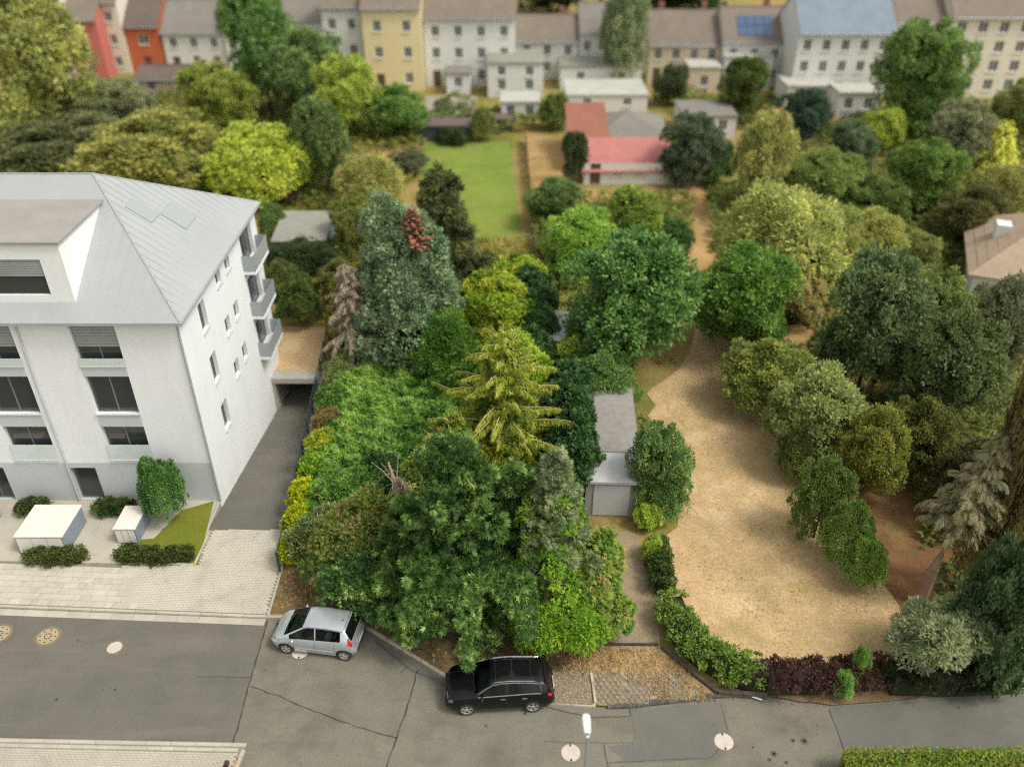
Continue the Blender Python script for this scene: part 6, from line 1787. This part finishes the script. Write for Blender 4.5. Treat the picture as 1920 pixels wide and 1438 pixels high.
# wooden fences between gardens
wood=noisy('fence_wood',[S(128,108,84),S(106,90,70)],2,0.9)
def board_fence(label,a,b,h=1.5):
    A=G(*a);B_=G(*b); t=thing('garden_fence',label,'fence',(A.x,A.y,GZ)); d=(B_-A); L_=d.length; d.normalize()
    n=int(L_/2.2)
    for i in range(n+1): q=d*(L_*i/max(n,1)); MB().box(q.x-.05,q.x+.05,q.y-.05,q.y+.05,0,h+.08).obj('post',wood,t)
    for i in range(n):
        for z in (.25,.65,1.05,h-.12):
            p0=d*(L_*i/n+.06);p1=d*(L_*(i+1)/n-.06); MB().obox((p0.x,p0.y),(p1.x,p1.y),.03,z-.14,z+.14).obj('plank',wood,t)
board_fence('wooden fence along the right side of the overgrown plot',(1000,455),(1024,700),1.4)
board_fence('wooden fence between bright lawn and sandy strip',(985,270),(1000,440),1.3)
board_fence('long wooden fence above the beige roofed house',(1700,370),(1820,490),1.2)
# white street curb line piece right
a=G(1375,1302);b=G(1428,1315)
MB().tube([(a.x,a.y,.14),((a.x+b.x)/2,(a.y+b.y)/2+.05,.13),(b.x,b.y,.12)],.03,5).obj('white_pipe',white_metal)
tag(bpy.data.objects['white_pipe'],'thin white pipe lying at the wall foot right of the dry grass','pipe')

# ------------------------------------------------------------------ person at the lower edge, on the southern pavement
skin=noisy('skin',[S(204,152,124),S(196,144,116)],8,0.6)
pr=thing('person','dark haired person in wine red top holding up a phone on the pavement','person',(-10.20,17.84,0.108),-.3)
def skinned(name,nodes,edges,mat,parent,root=0,sub=2):
    me=bpy.data.meshes.new(name); me.from_pydata([n[:3] for n in nodes],edges,[]); o=bpy.data.objects.new(name,me); COL.objects.link(o)
    m1=o.modifiers.new('skin','SKIN'); 
    for i,n in enumerate(nodes): me.skin_vertices[0].data[i].radius=(n[3],n[4] if len(n)>4 else n[3])
    me.skin_vertices[0].data[root].use_root=True
    m2=o.modifiers.new('sub','SUBSURF'); m2.levels=sub; m2.render_levels=sub
    me.materials.append(mat); o.parent=parent; 
    dg=bpy.context.evaluated_depsgraph_get(); ev=o.evaluated_get(dg); nm=bpy.data.meshes.new_from_object(ev)
    o.modifiers.clear(); o.data=nm
    if not nm.materials: nm.materials.append(mat)
    nm.polygons.foreach_set('use_smooth',[True]*len(nm.polygons)); return o
N=[(0,0,.95,.13,.10),(0,0,1.15,.12,.09),(0,.01,1.34,.15,.10),(0,.0,1.46,.07,.07),(0,.01,1.53,.05,.05),(0,.03,1.60,.072,.085),(0,.03,1.68,.075,.09),(0,.02,1.74,.045,.055),
   (-.10,0,.88,.085),(-.11,.02,.50,.055),(-.11,-.01,.10,.038),(-.11,.10,.05,.035),(.10,0,.88,.085),(.11,.02,.50,.055),(.11,-.01,.10,.038),(.11,.10,.05,.035),
   (-.19,0,1.40,.055),(-.23,0,1.13,.042),(-.20,.14,.94,.030),(.19,0,1.40,.055),(.25,.06,1.16,.042),(.17,.28,1.34,.030)]
E=[(0,1),(1,2),(2,3),(3,4),(4,5),(5,6),(6,7),(0,8),(8,9),(9,10),(10,11),(0,12),(12,13),(13,14),(14,15),(2,16),(16,17),(17,18),(2,19),(19,20),(20,21)]
N+=[(-.20,.18,.88,.026,.014),(-.20,.21,.83,.02,.012)]; E+=[(18,22),(22,23)]
N+=[(.165,.31,1.40,.028,.014),(.165,.33,1.44,.022,.012)]; E+=[(21,24),(24,25)]
for (h,bx,by,bz,sgn,dz) in ((23,-.20,.21,.83,-1,-1),(25,.165,.33,1.44,1,1)):
    for k,l in enumerate((.055,.065,.06,.048)):
        i=len(N); x=bx+(k-1.5)*.018
        N+=[(x,by+.02,bz+dz*.02,.009),(x,by+.03,bz+dz*(.02+l*.5),.0085),(x,by+.015,bz+dz*(.02+l),.007)]; E+=[(h,i),(i,i+1),(i+1,i+2)]
    i=len(N); N+=[(bx-sgn*.04,by+.0,bz-dz*.005,.010),(bx-sgn*.05,by+.02,bz+dz*.03,.009)]; E+=[(h-1,i),(i,i+1)]
skinned('body',N,E,skin,pr)
red=noisy('wine_red_cloth',[S(112,40,48),S(96,32,42)],6,0.9); jean=noisy('denim',[S(52,60,78),S(42,50,66)],8,0.9)
skinned('top',[(0,0,.93,.145,.115),(0,0,1.15,.135,.105),(0,.01,1.34,.165,.115),(0,0,1.44,.09,.08),(-.19,0,1.40,.066),(-.23,0,1.16,.053),(-.205,.10,1.0,.045),(.19,0,1.40,.066),(.25,.06,1.16,.053),(.20,.20,1.28,.045)],[(0,1),(1,2),(2,3),(2,4),(4,5),(5,6),(2,7),(7,8),(8,9)],red,pr)
skinned('trousers',[(0,0,.95,.14,.112),(-.10,0,.86,.095),(-.11,.02,.50,.066),(-.11,-.01,.12,.055),(.10,0,.86,.095),(.11,.02,.50,.066),(.11,-.01,.12,.055)],[(0,1),(1,2),(2,3),(0,4),(4,5),(5,6)],jean,pr)
for s in (-1,1): MB().ball((s*.11,.05,.04),(.05,.14,.05),10,6).obj('shoe',trim_m,pr,smooth=True)
hair=noisy('brown_hair',[S(64,44,32),S(48,34,26)],30,0.6)
MB().ball((0,.005,1.70),(.098,.118,.105),14,9).ball((0,-.05,1.60),(.085,.075,.13),12,7).obj('hair',hair,pr,smooth=True)
MB().ball((0,.125,1.64),(.014,.02,.022),6,4).ball((-.085,.03,1.65),(.014,.02,.03),6,4).ball((.085,.03,1.65),(.014,.02,.03),6,4).obj('face_features',skin,pr,smooth=True)
for s in (-1,1): MB().ball((s*.03,.115,1.67),(.012,.008,.008),6,4).obj('eye',trim_m,pr)
MB().ball((0,.112,1.60),(.022,.008,.006),6,4).obj('mouth',principled('lips',S(170,90,84),0.5),pr)
ph=MB().box(-.036,.036,-.005,.005,-.075,.075).obj('phone',principled('phone_pale',S(214,190,196),0.3),None,bevel=.003); tag(ph,'pale pink phone held up in the hand of the person','phone')
ph.location=pr.matrix_world@Vector((0,0,0)) if False else Matrix.Translation(pr.location)@Matrix.Rotation(-.3,4,'Z')@Vector((.165,.365,1.50))
ph.rotation_euler=(-.3,0,-.3)
MB().box(-.031,.031,-.0065,-.0052,-.066,.066).obj('phone_screen',glass_d,ph)
